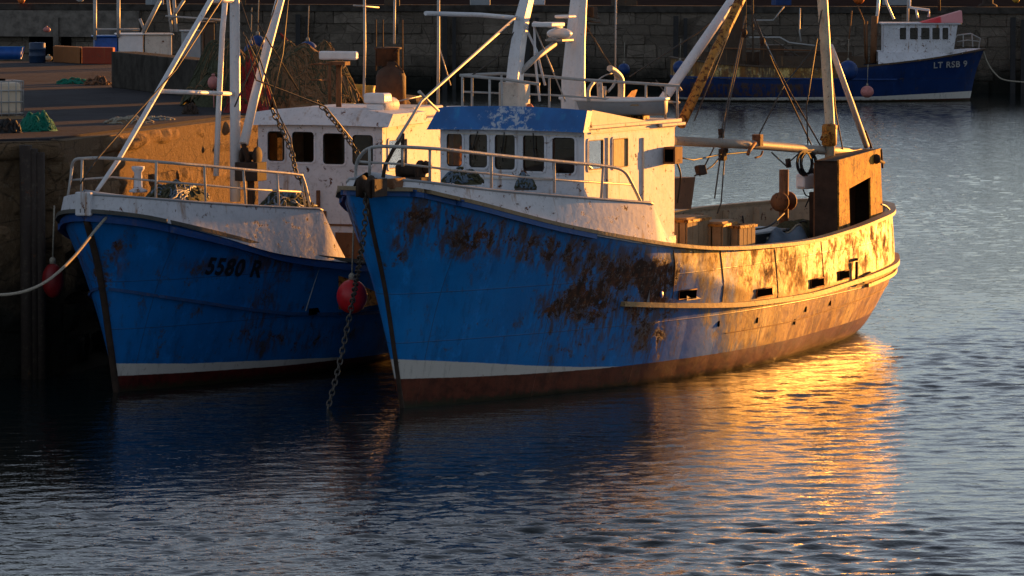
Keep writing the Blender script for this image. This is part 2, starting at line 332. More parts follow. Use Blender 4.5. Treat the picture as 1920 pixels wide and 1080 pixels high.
def hull_material(name, blue, blue2, red, oc, white=(.62, .60, .56)):
    t = NT(name); h1, h2, rb, coat_ = t.attr('h1'), t.attr('h2'), t.attr('rb'), t.attr('wn')
    ob = t.mapv((1, 1, 1)); st = t.noise(1.0, 5, .65, t.mapv((3.2, 3.2, .38))); st2 = t.noise(1.0, 5, .7, t.mapv((9, 9, .7)))
    n1 = t.noise(3.1, 9, .80, t.mapv((1, 1, .8)), .35); n2 = t.noise(9, 6, .75, None, .3)
    b = t.mix(t.ss(t.noise(1.1, 6, .65), .35, .7), blue, blue2); b = t.mix(t.ss(st, .52, .72, 0, .55), b, tuple(x * .35 for x in blue))
    b = t.mix(t.ss(n2, .60, .72, 0, .6), b, (.02, .05, .07)); b = t.mix(t.ss(t.noise(1.9, 7, .75, t.mapv((1, 1, .5))), .54, .70, 0, .45), b, tuple(min(1, x * 1.7 + .012) for x in blue)); b = t.mix(t.ss(st2, .60, .74, 0, .5), b, (.05, .05, .04))
    # after-body coat: on the trawler, gold sun glare painted over worn, rusty paint
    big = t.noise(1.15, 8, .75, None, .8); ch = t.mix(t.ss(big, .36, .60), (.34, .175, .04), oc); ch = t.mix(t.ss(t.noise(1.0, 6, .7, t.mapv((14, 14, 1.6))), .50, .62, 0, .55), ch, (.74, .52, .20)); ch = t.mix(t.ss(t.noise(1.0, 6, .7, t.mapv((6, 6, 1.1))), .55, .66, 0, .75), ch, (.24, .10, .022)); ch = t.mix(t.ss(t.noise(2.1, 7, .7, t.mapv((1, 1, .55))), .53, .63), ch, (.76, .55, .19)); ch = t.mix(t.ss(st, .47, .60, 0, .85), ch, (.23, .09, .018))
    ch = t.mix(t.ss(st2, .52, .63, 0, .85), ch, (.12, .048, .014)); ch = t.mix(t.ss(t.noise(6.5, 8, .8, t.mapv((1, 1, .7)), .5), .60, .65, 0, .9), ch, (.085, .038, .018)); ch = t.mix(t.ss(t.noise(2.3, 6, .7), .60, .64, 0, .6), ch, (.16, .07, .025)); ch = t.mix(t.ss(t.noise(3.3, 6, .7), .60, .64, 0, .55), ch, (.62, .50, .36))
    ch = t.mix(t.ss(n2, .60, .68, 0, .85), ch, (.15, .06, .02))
    edge = t.math('ADD', coat_, t.math('MULTIPLY', t.math('SUBTRACT', t.noise(1.7, 8, .72, t.mapv((1, 1, .45)), .6), .5), 2.3))
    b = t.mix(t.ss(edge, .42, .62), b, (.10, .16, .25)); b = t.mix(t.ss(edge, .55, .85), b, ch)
    # rust blooms and the runs below them
    rr = t.math('ADD', t.math('ADD', rb, t.math('MULTIPLY', t.math('SUBTRACT', n1, .5), 3.0)), t.math('MULTIPLY', t.math('SUBTRACT', n2, .5), .7))
    halo = t.ss(t.math('ADD', rr, t.math('MULTIPLY', t.math('SUBTRACT', st, .5), 1.2)), .26, .58, 0, .8)
    b = t.mix(halo, b, (.075, .055, .035)); sz_ = t.sep(); run = t.math('MULTIPLY', t.ss(st2, .44, .60), t.ss(rb, .08, .30)); b = t.mix(t.math('MULTIPLY', run, .8), b, (.085, .045, .022))
    core = t.ss(rr, .48, .62); b = t.mix(core, b, t.mix(t.ss(t.noise(6, 6, .75), .42, .62), (.030, .014, .009), t.mix(t.ss(t.noise(17, 4, .7), .5, .65), (.10, .032, .012), (.20, .07, .02))))
    b = t.mix(t.math('MULTIPLY', t.ss(t.noise(13, 4, .7), .58, .66, 0, .6), core), b, (.24, .20, .17))
    w = t.mix(t.ss(st2, .52, .75), white, tuple(x * .6 for x in white)); w = t.mix(t.ss(n2, .62, .68), w, (.22, .13, .08))
    rd = t.mix(t.ss(t.noise(4, 7, .7), .35, .7), red, tuple(x * .35 for x in red)); rd = t.mix(t.ss(st2, .55, .75, 0, .6), rd, (.12, .07, .03))
    rd = t.mix(t.ss(t.math('ADD', h2, t.math('MULTIPLY', n1, .3)), -.12, -.3, 0, .85), rd, (.03, .02, .012))
    sv = t.ss(t.math('ABSOLUTE', t.math('SUBTRACT', t.math('FRACT', t.math('DIVIDE', t.math('ADD', sz_[0], 3.0), 2.15)), .5)), .0045, .0015); sh_ = t.math('MAXIMUM', t.ss(t.math('ABSOLUTE', t.math('SUBTRACT', sz_[2], .98)), .010, .003), t.ss(t.math('ABSOLUTE', t.math('SUBTRACT', sz_[2], 1.72)), .010, .003)); seam = t.math('MAXIMUM', sv, sh_); b = t.mix(t.math('MULTIPLY', seam, .5), b, (.03, .025, .02))
    wob = t.math('MULTIPLY', t.math('SUBTRACT', n2, .5), .025)
    c = t.mix(t.ss(t.math('ADD', h1, wob), -.006, .006, 1, 0), b, w); c = t.mix(t.ss(t.math('ADD', h2, wob), -.006, .006, 1, 0), c, rd)
    t.set('Base Color', c); aft_coat = t.ss(edge, .42, .85); mott = t.math('ADD', t.ss(big, .38, .62, .26, -.04), t.ss(n1, .42, .6, -.1, .35)); t.set('Roughness', t.math('ADD', t.math('ADD', t.ss(core, 0, 1, .38, .85), t.ss(n2, .3, .7, -.06, .12)), t.math('MULTIPLY', aft_coat, t.math('MULTIPLY', mott, t.ss(t.sep()[2], .9, 1.35, .05, 1))))); t.set('Specular IOR Level', t.math('ADD', t.ss(aft_coat, 0, 1, .45, .24), t.math('MULTIPLY', aft_coat, t.ss(t.sep()[2], 1.35, .95, 0, .42))))
    sc_ = t.ss(t.math('ADD', sz_[2], t.math('MULTIPLY', t.math('SUBTRACT', n2, .5), .35)), .13, .02, 0, .85); c = t.mix(sc_, c, (.022, .026, .012)); t.set('Base Color', c)
    sep = t.sep(); fr_ = t.math('MULTIPLY', t.math('ABSOLUTE', t.math('SINE', t.math('MULTIPLY', sep[0], 3.3))), 1.0)
    t.bump(t.math('ADD', t.math('ADD', t.math('MULTIPLY', n2, .3), t.math('ADD', t.math('MULTIPLY', core, -.12), t.math('MULTIPLY', seam, .2))), t.math('ADD', t.math('MULTIPLY', fr_, .5), t.math('MULTIPLY', t.noise(.9, 3, .5), .8))), .38, .032)
    return t.m
def paint_attrs(mb, up, rd, rbf, coatf):
    V = np.array(mb.v); u, v, z = V[:, 0], V[:, 1], V[:, 2]
    mb.attrs = {'h1': z - up(u), 'h2': z - rd(u), 'rb': rbf(u, v, z), 'wn': coatf(u, v, z)}
gs = lambda u, z, a, b, su, sz: np.exp(-((u - a) / su)**2 - ((z - b) / sz)**2)

# ---- flat walls with real window openings
def rrect(x0, y0, x1, y1, r, n=4):
    out = []
    for cx, cy, a0 in ((x1 - r, y1 - r, 0), (x0 + r, y1 - r, 90), (x0 + r, y0 + r, 180), (x1 - r, y0 + r, 270)):
        for k in range(n + 1): a = R(a0 + 90 * k / n); out.append((cx + r * math.cos(a), cy + r * math.sin(a)))
    return out
def holed(mb, outer, holes, P, thick):
    """outer and holes in 2D, P maps (a, b) to 3D, thick is a 3D vector"""
    bm = bmesh.new(); es = []
    for loop in [outer] + holes:
        vs = [bm.verts.new((a, b, 0)) for a, b in loop]; es += [bm.edges.new((vs[i], vs[(i + 1) % len(vs)])) for i in range(len(vs))]
    bmesh.ops.triangle_fill(bm, use_beauty=True, use_dissolve=False, edges=es)
    bm.verts.index_update(); V = [tuple(v.co[:2]) for v in bm.verts]; F = [tuple(v.index for v in f.verts) for f in bm.faces]
    BE = [tuple(v.index for v in e.verts) for e in es if e.is_valid]; bm.free(); n = len(V)
    A = [np.array(P(*v), float) for v in V]; B = [a + np.array(thick, float) for a in A]
    mb.add(A + B, F + [tuple(i + n for i in f)[::-1] for f in F] + [(a, b, b + n, a + n) for a, b in BE])
def window(parent, P, nrm, q, r, frame='white', pane='glass', fw=.035, proud=.015, flip=None, inset=.02):
    """q = x0, y0, x1, y1 on the wall; frame ring outside, pane set in"""
    nrm = np.array(nrm, float); a = MB()
    holed(a, rrect(q[0] - fw, q[1] - fw, q[2] + fw, q[3] + fw, r + fw), [rrect(*q, r)], lambda x, y: np.array(P(x, y)) + nrm * proud, -nrm * (proud - .003))
    a.build('window_frame', M[frame], parent, flip=1)
    a = MB(); holed(a, rrect(*q, r), [rrect(q[0] + .014, q[1] + .014, q[2] - .014, q[3] - .014, max(r - .01, .015))], lambda x, y: np.array(P(x, y)) - nrm * (inset - .012), nrm * .010); a.build('window_gasket', M['rubber'], parent, flip=1)
    b = MB(); L = [np.array(P(x, y)) - nrm * inset for x, y in rrect(*q, r)]; b.add(L, [tuple(range(len(L)))])
    b.build('window_pane', M[pane], parent, flip=1)
def text_on(parent, hull, txt, c, size, mat, skew=0.0, name='lettering', back=False, bold=.0):
    """letters laid on the curved plating: c = (u, z) of the first letter"""
    cu = bpy.data.curves.new('t', 'FONT'); cu.body = txt; cu.size = size; cu.extrude = 0; cu.offset = bold; cu.space_character = 1.12
    to = bpy.data.objects.new('t', cu); COL.objects.link(to); dg = bpy.context.evaluated_depsgraph_get(); me = bpy.data.meshes.new_from_object(to.evaluated_get(dg))
    bm = bmesh.new(); bm.from_mesh(me); bmesh.ops.subdivide_edges(bm, edges=bm.edges, cuts=1)
    mb = MB(); V = []
    for v in bm.verts:
        u = c[0] + (-v.co.x if back else v.co.x); z = c[1] + v.co.y + skew * v.co.x; x = hull.xu(u, z); p = hull.at(x, z); V.append(p + hull.normal(x, z) * .012)
    bm.verts.index_update(); mb.add(V, [tuple(v.index for v in f.verts) for f in bm.faces]); bm.free(); bpy.data.objects.remove(to)
    return mb.build(name, mat, parent)
def chain_links(mb, path, link=.11, r=.013):
    P = np.array(path); L = np.concatenate([[0], np.cumsum(np.linalg.norm(np.diff(P, axis=0), axis=1))]); n = int(L[-1] / (link * .72))
    for i in range(n):
        q = [np.interp((i + k) * L[-1] / n, L, P[:, a]) for k in (.5,) for a in range(3)]; q1 = [np.interp((i + 1) * L[-1] / n, L, P[:, a]) for a in range(3)]
        t = (Vector(q1) - Vector(q)).normalized(); a = t.orthogonal().normalized(); b = t.cross(a)
        an = R(45 + 90 * (i % 2)) + .3 * math.sin(i); d = a * math.cos(an) + b * math.sin(an)
        ring = [Vector(q) + t * (link * .5 * math.cos(w)) + d * (link * .32 * math.sin(w)) for w in np.linspace(0, 2 * math.pi, 11)[:-1]]
        mb.tube(ring, r, 5, closed=True)
    return mb
def heap(cx, cy, z0, rx, ry, h, n, mats, seed=1, rot=0.0, strand=.03, mound=True, lump=.25):
    """a pile: lumpy mound wrapped in loose strands; returns MB with mats[0] mound, mats[1:] strands"""
    rg = np.random.default_rng(seed); mb = MB(); c, s_ = math.cos(rot), math.sin(rot)
    ph = rg.uniform(0, 6.28, (6, 2)); fq = rg.uniform(1.5, 4.5, (6, 2))
    def H(a, b):
        r2 = a * a + b * b; w = sum(math.sin(fq[k, 0] * a * 2 + ph[k, 0]) * math.sin(fq[k, 1] * b * 2 + ph[k, 1]) for k in range(6)) / 6
        return h * max(0, 1 - r2)**.85 * (1 + lump * 2.6 * w)
    def P(a, b, dz=0): return (cx + c * a * rx - s_ * b * ry, cy + s_ * a * rx + c * b * ry, z0 + H(a, b) + dz)
    if mound:
        V = []; F = []; na, nr = 48, 14
        for j in range(nr + 1):
            for i in range(na): rr = (j / nr); an = 2 * math.pi * i / na; wob = 1 + .10 * math.sin(3 * an + ph[0, 0]) + .06 * math.sin(7 * an + ph[1, 0]); V.append(P(rr * math.cos(an) * (wob if j == nr else 1) * .999, rr * math.sin(an) * .999))
        for j in range(nr):
            for i in range(na): F.append((j*na + i, j*na + (i+1) % na, (j+1)*na + (i+1) % na, (j+1)*na + i))
        mb.add(V, F, True)
    for k in range(n):
        mb.mi = 1 + int(rg.integers(0, len(mats) - 1)) if len(mats) > 1 else 0
        a, b = rg.uniform(-.8, .8, 2); an = rg.uniform(0, 6.28); pts = []; cv = rg.uniform(-.7, .7); st = rg.uniform(.04, .09)
        for i in range(int(rg.integers(8, 18))):
            pts.append(P(a, b, strand * rg.uniform(.2, 1.3))); a += math.cos(an) * st; b += math.sin(an) * st; an += cv * .35 + rg.normal(0, .25)
            if a * a + b * b > .98: an += 2.2; a *= .93; b *= .93
        mb.tube(pts, strand * rg.uniform(.5, 1.1), 5)
    return mb
def rails(root, pts_top, feet, r=.022, mid=True, name='guard_rail', mat='rail', mids=None, ends=True):
    mb = MB(); mb.tube(pts_top, r, 8)
    for a, b in feet: mb.tube([a, b], r * .85, 8)
    if mids: mb.tube(mids, r * .65, 6)
    return mb.build(name, M[mat], root)
# ------------------------------------------------------------ BOAT 1: the big rusty trawler
FA = Frame(G(752, 765), 64)
A = boat_root('fishing_trawler', FA, 'large rust-streaked blue trawler with white wheelhouse and gold-lit stern, nearest the camera', 'fishing boat', 'moored fishing boats')
deckA = [(-1.15, 0), (-1.12, .18), (-.95, .40), (-.5, .68), (0, 1.0), (1, 1.35), (2, 1.66), (3, 1.91), (4, 2.10), (5, 2.23), (6, 2.31), (7.5, 2.36), (9, 2.36), (12, 2.22), (14.5, 1.92), (16, 1.45), (16.9, .98), (17.35, .5), (17.5, 0)]
wlA = [(0, .02), (.5, .24), (1.2, .53), (2.3, .95), (3.3, 1.27), (4.2, 1.51), (5.2, 1.72), (6.2, 1.87), (7.4, 1.98), (8.8, 2.0), (11, 1.78), (12.9, 1.56), (14.6, 1.22), (15.9, .80), (16.5, .38), (16.7, 0)]
sheerA = [(-1.15, 3.30), (-.75, 3.28), (-.11, 3.12), (.83, 2.88), (1.93, 2.62), (3.25, 2.38), (4.73, 2.17), (6.09, 2.05), (7.5, 1.99), (9.8, 1.95), (11.9, 2.01), (14, 2.10), (16, 2.16), (17.5, 2.2)]
HA = Hull(FA, deckA, wlA, sheerA, [(-.7, .25), (0, 0), (.8, -.22), (1.8, -.52), (2.7, -.9), (3.4, -1.18)], [(-.7, 15.5), (0, 16.7), (.5, 17.15), (1.25, 17.65), (2.3, 17.5)])
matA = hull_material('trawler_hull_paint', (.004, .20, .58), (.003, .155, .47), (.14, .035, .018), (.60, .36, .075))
up = lambda u: np.interp(u, [-.3, 1.2, 2.2, 3.3, 4.3, 4.6, 20], [.75, .60, .49, .39, .33, -1, -1]); rd = lambda u: np.interp(u, [-.3, 1.2, 2.2, 3.8, 6, 10, 14.5, 17], [.45, .39, .36, .335, .34, .36, .40, .62])
def rbA(u, v, z):
    dd_ = np.interp(u, [a for a, b in sheerA], [b for a, b in sheerA]) - z
    r = .50 * np.exp(-((dd_ - .36) / .30)**2) * np.interp(u, [-.3, .6, 3.0, 4.6, 5.6], [.3, 1.0, .98, .8, .3]) + .14 * gs(u, z, 3.6, 1.75, 1.3, .42) + .20 * gs(u, z, 3.3, 1.4, 1.5, .55) + .24 * gs(u, z, 3.4, .9, 1.8, .8) + .30 * gs(u, z, -.25, 2.9, .35, .45) + .40 * gs(u, z, .3, 2.35, .4, .25) + .42 * gs(u, z, 2.9, 1.45, .6, .32) + .45 * gs(u, z, -.62, 2.75, .16, .6) + .34 * gs(u, z, 4.9, .75, .5, .5) + .3 * gs(u, z, 4.6, 1.5, .6, .6)
    r = r + .10 * np.clip((u - 5) / 3, 0, 1) + .15 * gs(u, z, 14.5, 1.8, 1.2, .5) - .06
    return r
glareA = lambda u, v, z: np.interp(u + 1.5 * (z - 1.3), [2.4, 4.0, 6.0, 8.4, 20], [-.5, .10, .50, 1.05, 1.5])  # where gold sun glare goes into the trawler's after hull colour
sh = HA.shell(); paint_attrs(sh, up, rd, rbA, glareA); sh.build('hull', matA, A)
# bulwark inside, deck
ins = MB(); V = []; F = []; N = 90; xs = np.linspace(.34, 1, N)
for side in (1, -1):
    for x in xs:
        p = HA.at(x, HA.sheer(x), side); q = p.copy(); q[1] -= side * .09; q[1] = max(q[1] * side, 0) * side; q[0] -= .09 * (x**12)
        a = q.copy(); a[2] -= .02; b = q.copy(); b[2] = 1.28; V += [a, b]
for k in range(2):
    for i in range(N - 1): a = (k * N + i) * 2; F.append((a, a + 1, a + 3, a + 2))
ins.add(V, F, True)
for k in range(2):                                      # frames (stanchions) of the bulwark
    side = 1 - 2 * k
    for x in np.linspace(.38, .93, 15):
        p = HA.at(x, HA.sheer(x), side); ins.box((p[0] - .03, p[1] - side * .10, 1.28), (p[0] + .03, p[1] - side * .22, p[2] - .06))
ins.build('bulwark_lining', painted('bulwark_paint', (.42, .33, .22), .95, .6, 1.0, .7), A)
dk = MB(); dk.add([HA.at(x, 1.27, 1) * [1, .985, 1] for x in xs] + [HA.at(x, 1.27, -1) * [1, .985, 1] for x in xs], [(i, i + 1, N + i + 1, N + i) for i in range(N - 1)]); dk.build('deck', M['deck'], A)
g = MB(); HA.rail(g, .0, 1, .02, .0, .10, .055, 200, 1, inset=.06); HA.rail(g, .0, 1, .02, .0, .10, .055, 200, -1, inset=.06)
g.build('gunwale', painted('gunwale_paint', (.30, .22, .13), .8, .6, .6, .7, 2), A)
bw = MB(); HA.rail(bw, .0, .2, .035, -.055, .05, .10, 60, 1); HA.rail(bw, .0, .2, .035, -.055, .05, .10, 60, -1); bw.build('bow_rubbing_band', painted('band_blue', (.004, .08, .30), .4, .4, .3, .4), A)
rz = pchip([3.6, 5.6, 7.5, 9.8, 12.6, 16, 17.6], [1.36, 1.20, 1.10, 1.07, 1.15, 1.27, 1.33])
rub = MB(); HA.rail(rub, HA.xu(3.9, 1.3), 1, .045, 0, .09, .075, 160, 1, rz); HA.rail(rub, HA.xu(3.9, 1.3), 1, .045, 0, .09, .075, 160, -1, rz)
HA.rail(rub, HA.xu(13.2, 1.2), 1, .03, 0, .07, .06, 60, 1, lambda u: float(rz(u)) - .16)
rub.build('rubbing_strake', painted('strake_paint', (.42, .27, .12), .9, .6, .6, .8, 2), A)
# plating seams and weld lines standing off the plate
sm = MB(); HA.rail(sm, HA.xu(7.0, .75), 1, .004, 0, .012, .014, 120, 1, lambda u: .66 + .012 * max(0, u - 9)**1.5)
for px, y0, y1 in ((1262, 470, 560), (1352, 472, 566), (1455, 468, 560), (1542, 450, 530)):
    (x0, z0), (x1, z1) = HA.hit(px, y0), HA.hit(px, y1); xx = (x0 + x1) / 2
    sm.tube([HA.at(xx, z, 1) + HA.normal(xx, z) * .003 for z in np.linspace(z1, z0, 8)], .007, 5)
sm.build('plate_seam', M['rust'], A)
st = MB(); path = [HA.at(0, z, 1) - [.0, 0, 0] for z in np.linspace(-.5, 3.28, 26)]; st.tube(path, .035, 8); st.build('stem_bar', M['darkrust'], A)
# freeing ports and scuppers
for x0, y0, w, h in ((1288, 551, 32, 16), (1432, 549, 29, 15), (1531, 531, 24, 16), (1581, 516, 19, 16)):
    x, z = HA.hit(x0, y0); xa, _ = HA.hit(x0 - w / 2, y0); xb, _ = HA.hit(x0 + w / 2, y0); hz = h / 115 / 2; n = HA.normal(x, z)
    p = MB(); L = [HA.at(q, zz) + HA.normal(q, zz) * .016 for q, zz in ((xa, z - hz), (xb, z - hz), (xb, z + hz), (xa, z + hz))]; p.prism(L, n * -.03); fp = p.build('freeing_port', M['black'], A)
    f = MB(); f.tube([L[0], L[1], L[2], L[3]], .012, 5, closed=True); f.build('port_frame', M['rust'], fp)
for px, py in ((1348, 604), (1420, 598), (1511, 577), (1557, 565), (1490, 600)):
    x, z = HA.hit(px, py); c = HA.at(x, z) + HA.normal(x, z) * .004; t = HA.at(x + .004, z) - HA.at(x - .004, z); t /= np.linalg.norm(t)
    s_ = MB(); L = [c + t * .032 * math.cos(a) + np.array([0, 0, 1]) * .075 * math.sin(a) for a in np.linspace(0, 2 * math.pi, 13)[:-1]]; s_.prism(L, HA.normal(x, z) * -.02); s_.build('scupper', M['black'], A)
x, z = HA.hit(1240, 551); s_ = MB(); n = HA.normal(x, z); s_.ball(HA.at(x, z) + n * .01, .06, 12, (1, .35, 1)); s_.build('hull_fitting', M['blue_plastic'], A)
# ladder step / bracket at the quarter
L = [HA.hit(*q) for q in ((1600, 490), (1600, 530), (1612, 530), (1612, 520), (1624, 512), (1624, 478), (1600, 486))]
b_ = MB(); b_.tube([HA.at(x, z) + HA.normal(x, z) * .06 for x, z in L], .03, 4); b_.build('boarding_bracket', M['darkrust'], A)
# whaleback: sloping white side and top
zt = pchip([-1.15, -.65, .1, 1.1, 2.95, 4.53, 5.1], [3.44, 3.40, 3.29, 3.17, 2.99, 2.85, 2.80])
wb = MB(); V = []; F = []; US = np.linspace(-1.08, 4.95, 70)
for side in (1, -1):
    for u in US:
        xx = (u - HA.d0) / (HA.d1 - HA.d0); b = float(HA.bd(xx)); s0 = float(HA.sheer_u(u)); uu = min(u, 4.50); t0 = float(zt(uu)) if u < 4.5 else float(np.interp(u, [4.5, 4.98], [zt(4.5), s0 + .05]))
        k = min(1, (t0 - s0) / .4 + .15); V += [(u, side * max(b - .03, .0), s0 - .01), (u, side * max(b - .04 - .10 * k, 0), t0)]
n = len(US)
for k in range(2):
    for i in range(n - 1): a = (k * n + i) * 2; F.append((a, a + 1, a + 3, a + 2))
wb.add(V, F, True)
wb.build('whaleback_side', M['white'], A)
wt = MB(); k0 = [i for i in range(n) if US[i] <= 4.52]; V = []; 
for i in k0:
    e = wb.v[i * 2 + 1]; V += [e, (e[0], 0, e[2] + .10), (e[0], -e[1], e[2])]
F = []
for i in range(len(k0) - 1): a = i * 3; F += [(a, a + 1, a + 4, a + 3), (a + 1, a + 2, a + 5, a + 4)]
wt.add(V, F, True); a = (len(k0) - 1) * 3; wt.add([V[a], V[a + 1], V[a + 2], (4.52, V[a + 2][1] * .97, 1.28), (4.52, V[a][1] * .97, 1.28)], [(0, 1, 2, 3, 4)])
wt.tube([wb.v[i * 2 + 1] for i in k0], .022, 6); wt.tube([wb.v[2 * n + i * 2 + 1] for i in k0], .022, 6)
wt.build('whaleback_deck', M['grey'], A)
# hawse roller and rusty bow plate
h = MB(); c = FA.V(688, 350, .28); h.lathe((c[0] - .0, c[1], c[2] - .0), [(.05, -.09), (.17, -.08), (.17, -.06), (.10, -.03), (.10, .03), (.17, .06), (.17, .08), (.05, .09)], 16, 'y'); 
h.cbox((c[0] + .14, c[1] - .13, c[2] - .02), (.4, .05, .26)); h.cbox((c[0] + .14, c[1] + .13, c[2] - .02), (.4, .05, .26)); h.tube([(c[0], c[1] - .16, c[2]), (c[0], c[1] + .16, c[2])], .035, 8); h.build('bow_roller', M['darkrust'], A, bevel=.01)
h = MB(); c = FA.V(735, 345, .35); h.cbox((c[0] + .05, c[1] - .05, c[2] + .0), (.42, .30, .15), 0, .1); h.cbox((c[0] - .0, c[1] - .28, c[2] + .04), (.3, .2, .1)); h.build('fairlead', M['rust'], A, bevel=.015)
# bow rails: top rail round the bow
tp = [FA.V(668, 345, -.45)] + [FA.V(*q) for q in ((668, 310, -.42), (680, 287, -.2), (700, 276, .15), (740, 275, .40), (830, 280, .75), (930, 291, 1.0), (1030, 301, 1.25), (1130, 311, 1.5), (1168, 320, 1.60), (1186, 347, 1.62), (1201, 378, 1.63))]
mids = [FA.V(*q) for q in ((672, 303, -.42), (700, 305, .15), (760, 308, .45), (860, 320, .78), (960, 330, 1.05), (1060, 338, 1.3), (1185, 346, 1.62))]
feet = [(FA.V(693, 276, .1), FA.V(693, 330, .1)), (FA.V(755, 278, .45), FA.V(755, 312, .45)), (FA.V(806, 279, .66), FA.V(806, 346, .66)), (FA.V(921, 290, .98), FA.V(921, 352, .98)), (FA.V(1039, 302, 1.27), FA.V(1039, 362, 1.27)), (FA.V(1131, 311, 1.5), FA.V(1127, 371, 1.5))]
rails(A, smooth_path(tp), feet, .026, name='bow_rail', mids=mids)
br = MB(); br.tube([FA.V(*q) for q in ((755, 253, .3), (735, 285, .3), (722, 310, .25), (718, 335, .2))], .028, 8); br.tube([FA.V(755, 250, .3), FA.V(755, 310, .3)], .03, 8); br.build('anchor_davit', M['darkrust'], A)
wd = MB(); c = FA.V(770, 320, .25); wd.lathe(c, [(.16, -.18), (.16, -.14), (.09, -.12), (.09, .12), (.16, .14), (.16, .18)], 14, 'y'); wd.cbox((c[0], c[1], c[2] - .2), (.3, .5, .22)); wd.ball((c[0] + .1, c[1] + .2, c[2] + .05), .1, 8)
wd.build('windlass', M['darkrust'], A, bevel=.01)
for k, q in enumerate([(868, 343, .75, .34, 'netgreen'), (985, 354, 1.0, .17, 'netgreen')]):
    c = FA.V(q[0], q[1], q[2] - .35); w = FA.w(c)
    hp = heap(w[0], w[1], w[2] - .02, q[3], q[3] * .7, .20, 60, [M['darkrust'], M[q[4]], M['netgreen']], 5 + k, .3, .022)
    tag(hp.build('rope_heap', [M['netgreen'] if k == 0 else M['wire'], M[q[4]], M['tarp']]), ("tangled grey-green rope pile on the foredeck, under the large trawler's far windows", 'small dark rope bundle on the foredeck below the middle windows of the large trawler')[k], 'rope')
# wheelhouse
UF, UA, VN, VF = 3.50, 6.88, 1.34, -1.12; ZR = 4.0
wh = MB(); e = MB()
PF = lambda a, b: (UF, a, b)
wins = []
for x0, x1, y0, y1 in ((838, 867, 250, 312), (880, 914, 250, 314), (928, 966, 252, 318), (981, 1021, 253, 321), (1036, 1078, 258, 325)):
    p, q = FA.U(x0, (y0 + y1) / 2, UF), FA.U(x1, (y0 + y1) / 2, UF); a0, a1 = FA.U((x0 + x1) / 2, y0, UF), FA.U((x0 + x1) / 2, y1, UF); wins.append((p[1], a1[2], q[1], a0[2]))
holed(wh, [(VF, 2.6), (VN, 2.6), (VN, ZR), (VF, ZR)], [rrect(*w, .06) for w in wins], PF, (.06, 0, 0))
PS = lambda a, b: (a, VN, b); ws = []
for x0, x1, y0, y1 in ((1102, 1130, 262, 318), (1148, 1176, 259, 314)):
    p, q = FA.V(x0, (y0 + y1) / 2, VN), FA.V(x1, (y0 + y1) / 2, VN); a0, a1 = FA.V((x0 + x1) / 2, y0, VN), FA.V((x0 + x1) / 2, y1, VN); ws.append((p[0], a1[2], q[0], a0[2]))
holed(wh, [(UF + .061, 1.5), (UA, 1.5), (UA, ZR), (UF + .061, ZR)], [rrect(*w, .03) for w in ws], PS, (0, -.06, 0))
wh.box((UF + .061, VF, 1.5), (UA, VF + .06, ZR)); PA = lambda a, b: (UA, a, b); holed(wh, [(VF + .061, 1.5), (VN - .061, 1.5), (VN - .061, ZR), (VF + .061, ZR)], [rrect(-.35, 3.25, .02, 3.9, .04)], PA, (-.06, 0, 0))
W1 = wh.build('wheelhouse', M['white'], A)
for w in wins: window(W1, PF, (-1, 0, 0), w, .06)
for i, w in enumerate(ws): window(W1, PS, (0, 1, 0), w, .03, fw=.03, inset=.004 if i == 0 else .002, pane='glass' if i == 0 else 'tanboard')
window(W1, PA, (1, 0, 0), (-.35, 3.25, .02, 3.9), .04)  # aft window added to let low sun reach the front curtain
# side trim: welded strips, door edge, box seams
tr = MB()
for px, a, b in ((1138, 258, 372), (1205, 258, 380)):
    p, q = FA.V(px, a, VN), FA.V(px, b, VN); tr.box((p[0] - .02, VN + .002, q[2]), (p[0] + .02, VN + .03, p[2]))
tr.box((UF + .2, VN + .002, 3.93), (UA, VN + .022, 3.955)); tr.box((UF - .022, VF + .1, 3.22), (UF - .002, VN - .1, 3.245))
tr.box((UF - .02, VF + .1, 3.90), (UF - .002, VN - .1, 3.915))
tr.build('trim_strip', M['cream'], W1)
it = MB(); it.box((UF + .1, VF + .1, 2.85), (UF + .6, VN - .1, 3.30)); it.box((UF + .1, VF + .07, 2.8), (UA - .1, VN - .07, 2.84)); it.lathe((UF + .75, .1, 3.45), [(.20, -.015), (.23, 0), (.20, .015), (.19, 0)], 20, 'x')
it.box((4.6, .35, 2.85), (4.9, .75, 3.65)); it.build('cabin_interior', M['interior'], W1)
cb = MB(); cb.add([(UF + .10, v, z) for v, z in ((wins[0][0] + .06, 3.32), (wins[0][2] - .03, 3.32), (wins[0][2] - .03, 3.97), (wins[0][0] + .06, 3.97))], [(0, 1, 2, 3)]); cb.build('curtain', M['curtain'], W1); cb = MB()
cb.add([(u, VN - .045, z) for u, z in ((ws[1][0] - .03, ws[1][1]), (ws[1][2] + .03, ws[1][1]), (ws[1][2] + .03, ws[1][3]), (ws[1][0] - .03, ws[1][3]))], [(0, 1, 2, 3)])
cb.build('curtain', M['curtain'], W1); cb = MB(); cb.add([(u, VN - .010, z) for u, z in ((ws[0][0] + .01, ws[0][1] + .1), (ws[0][2] - .10, ws[0][1] + .06), (ws[0][2] - .06, ws[0][3]), (ws[0][0] + .01, ws[0][3]))], [(0, 1, 2, 3)])
cb.build('curtain', M['curtain'], W1)
dc = MB(); c = FA.V(1232, 350, VN); dc.box((UA - .5, VN + .004, 1.95), (UA + .0, VN + .03, 2.2)); dc.build('blue_panel', M['blue_plastic'], W1)
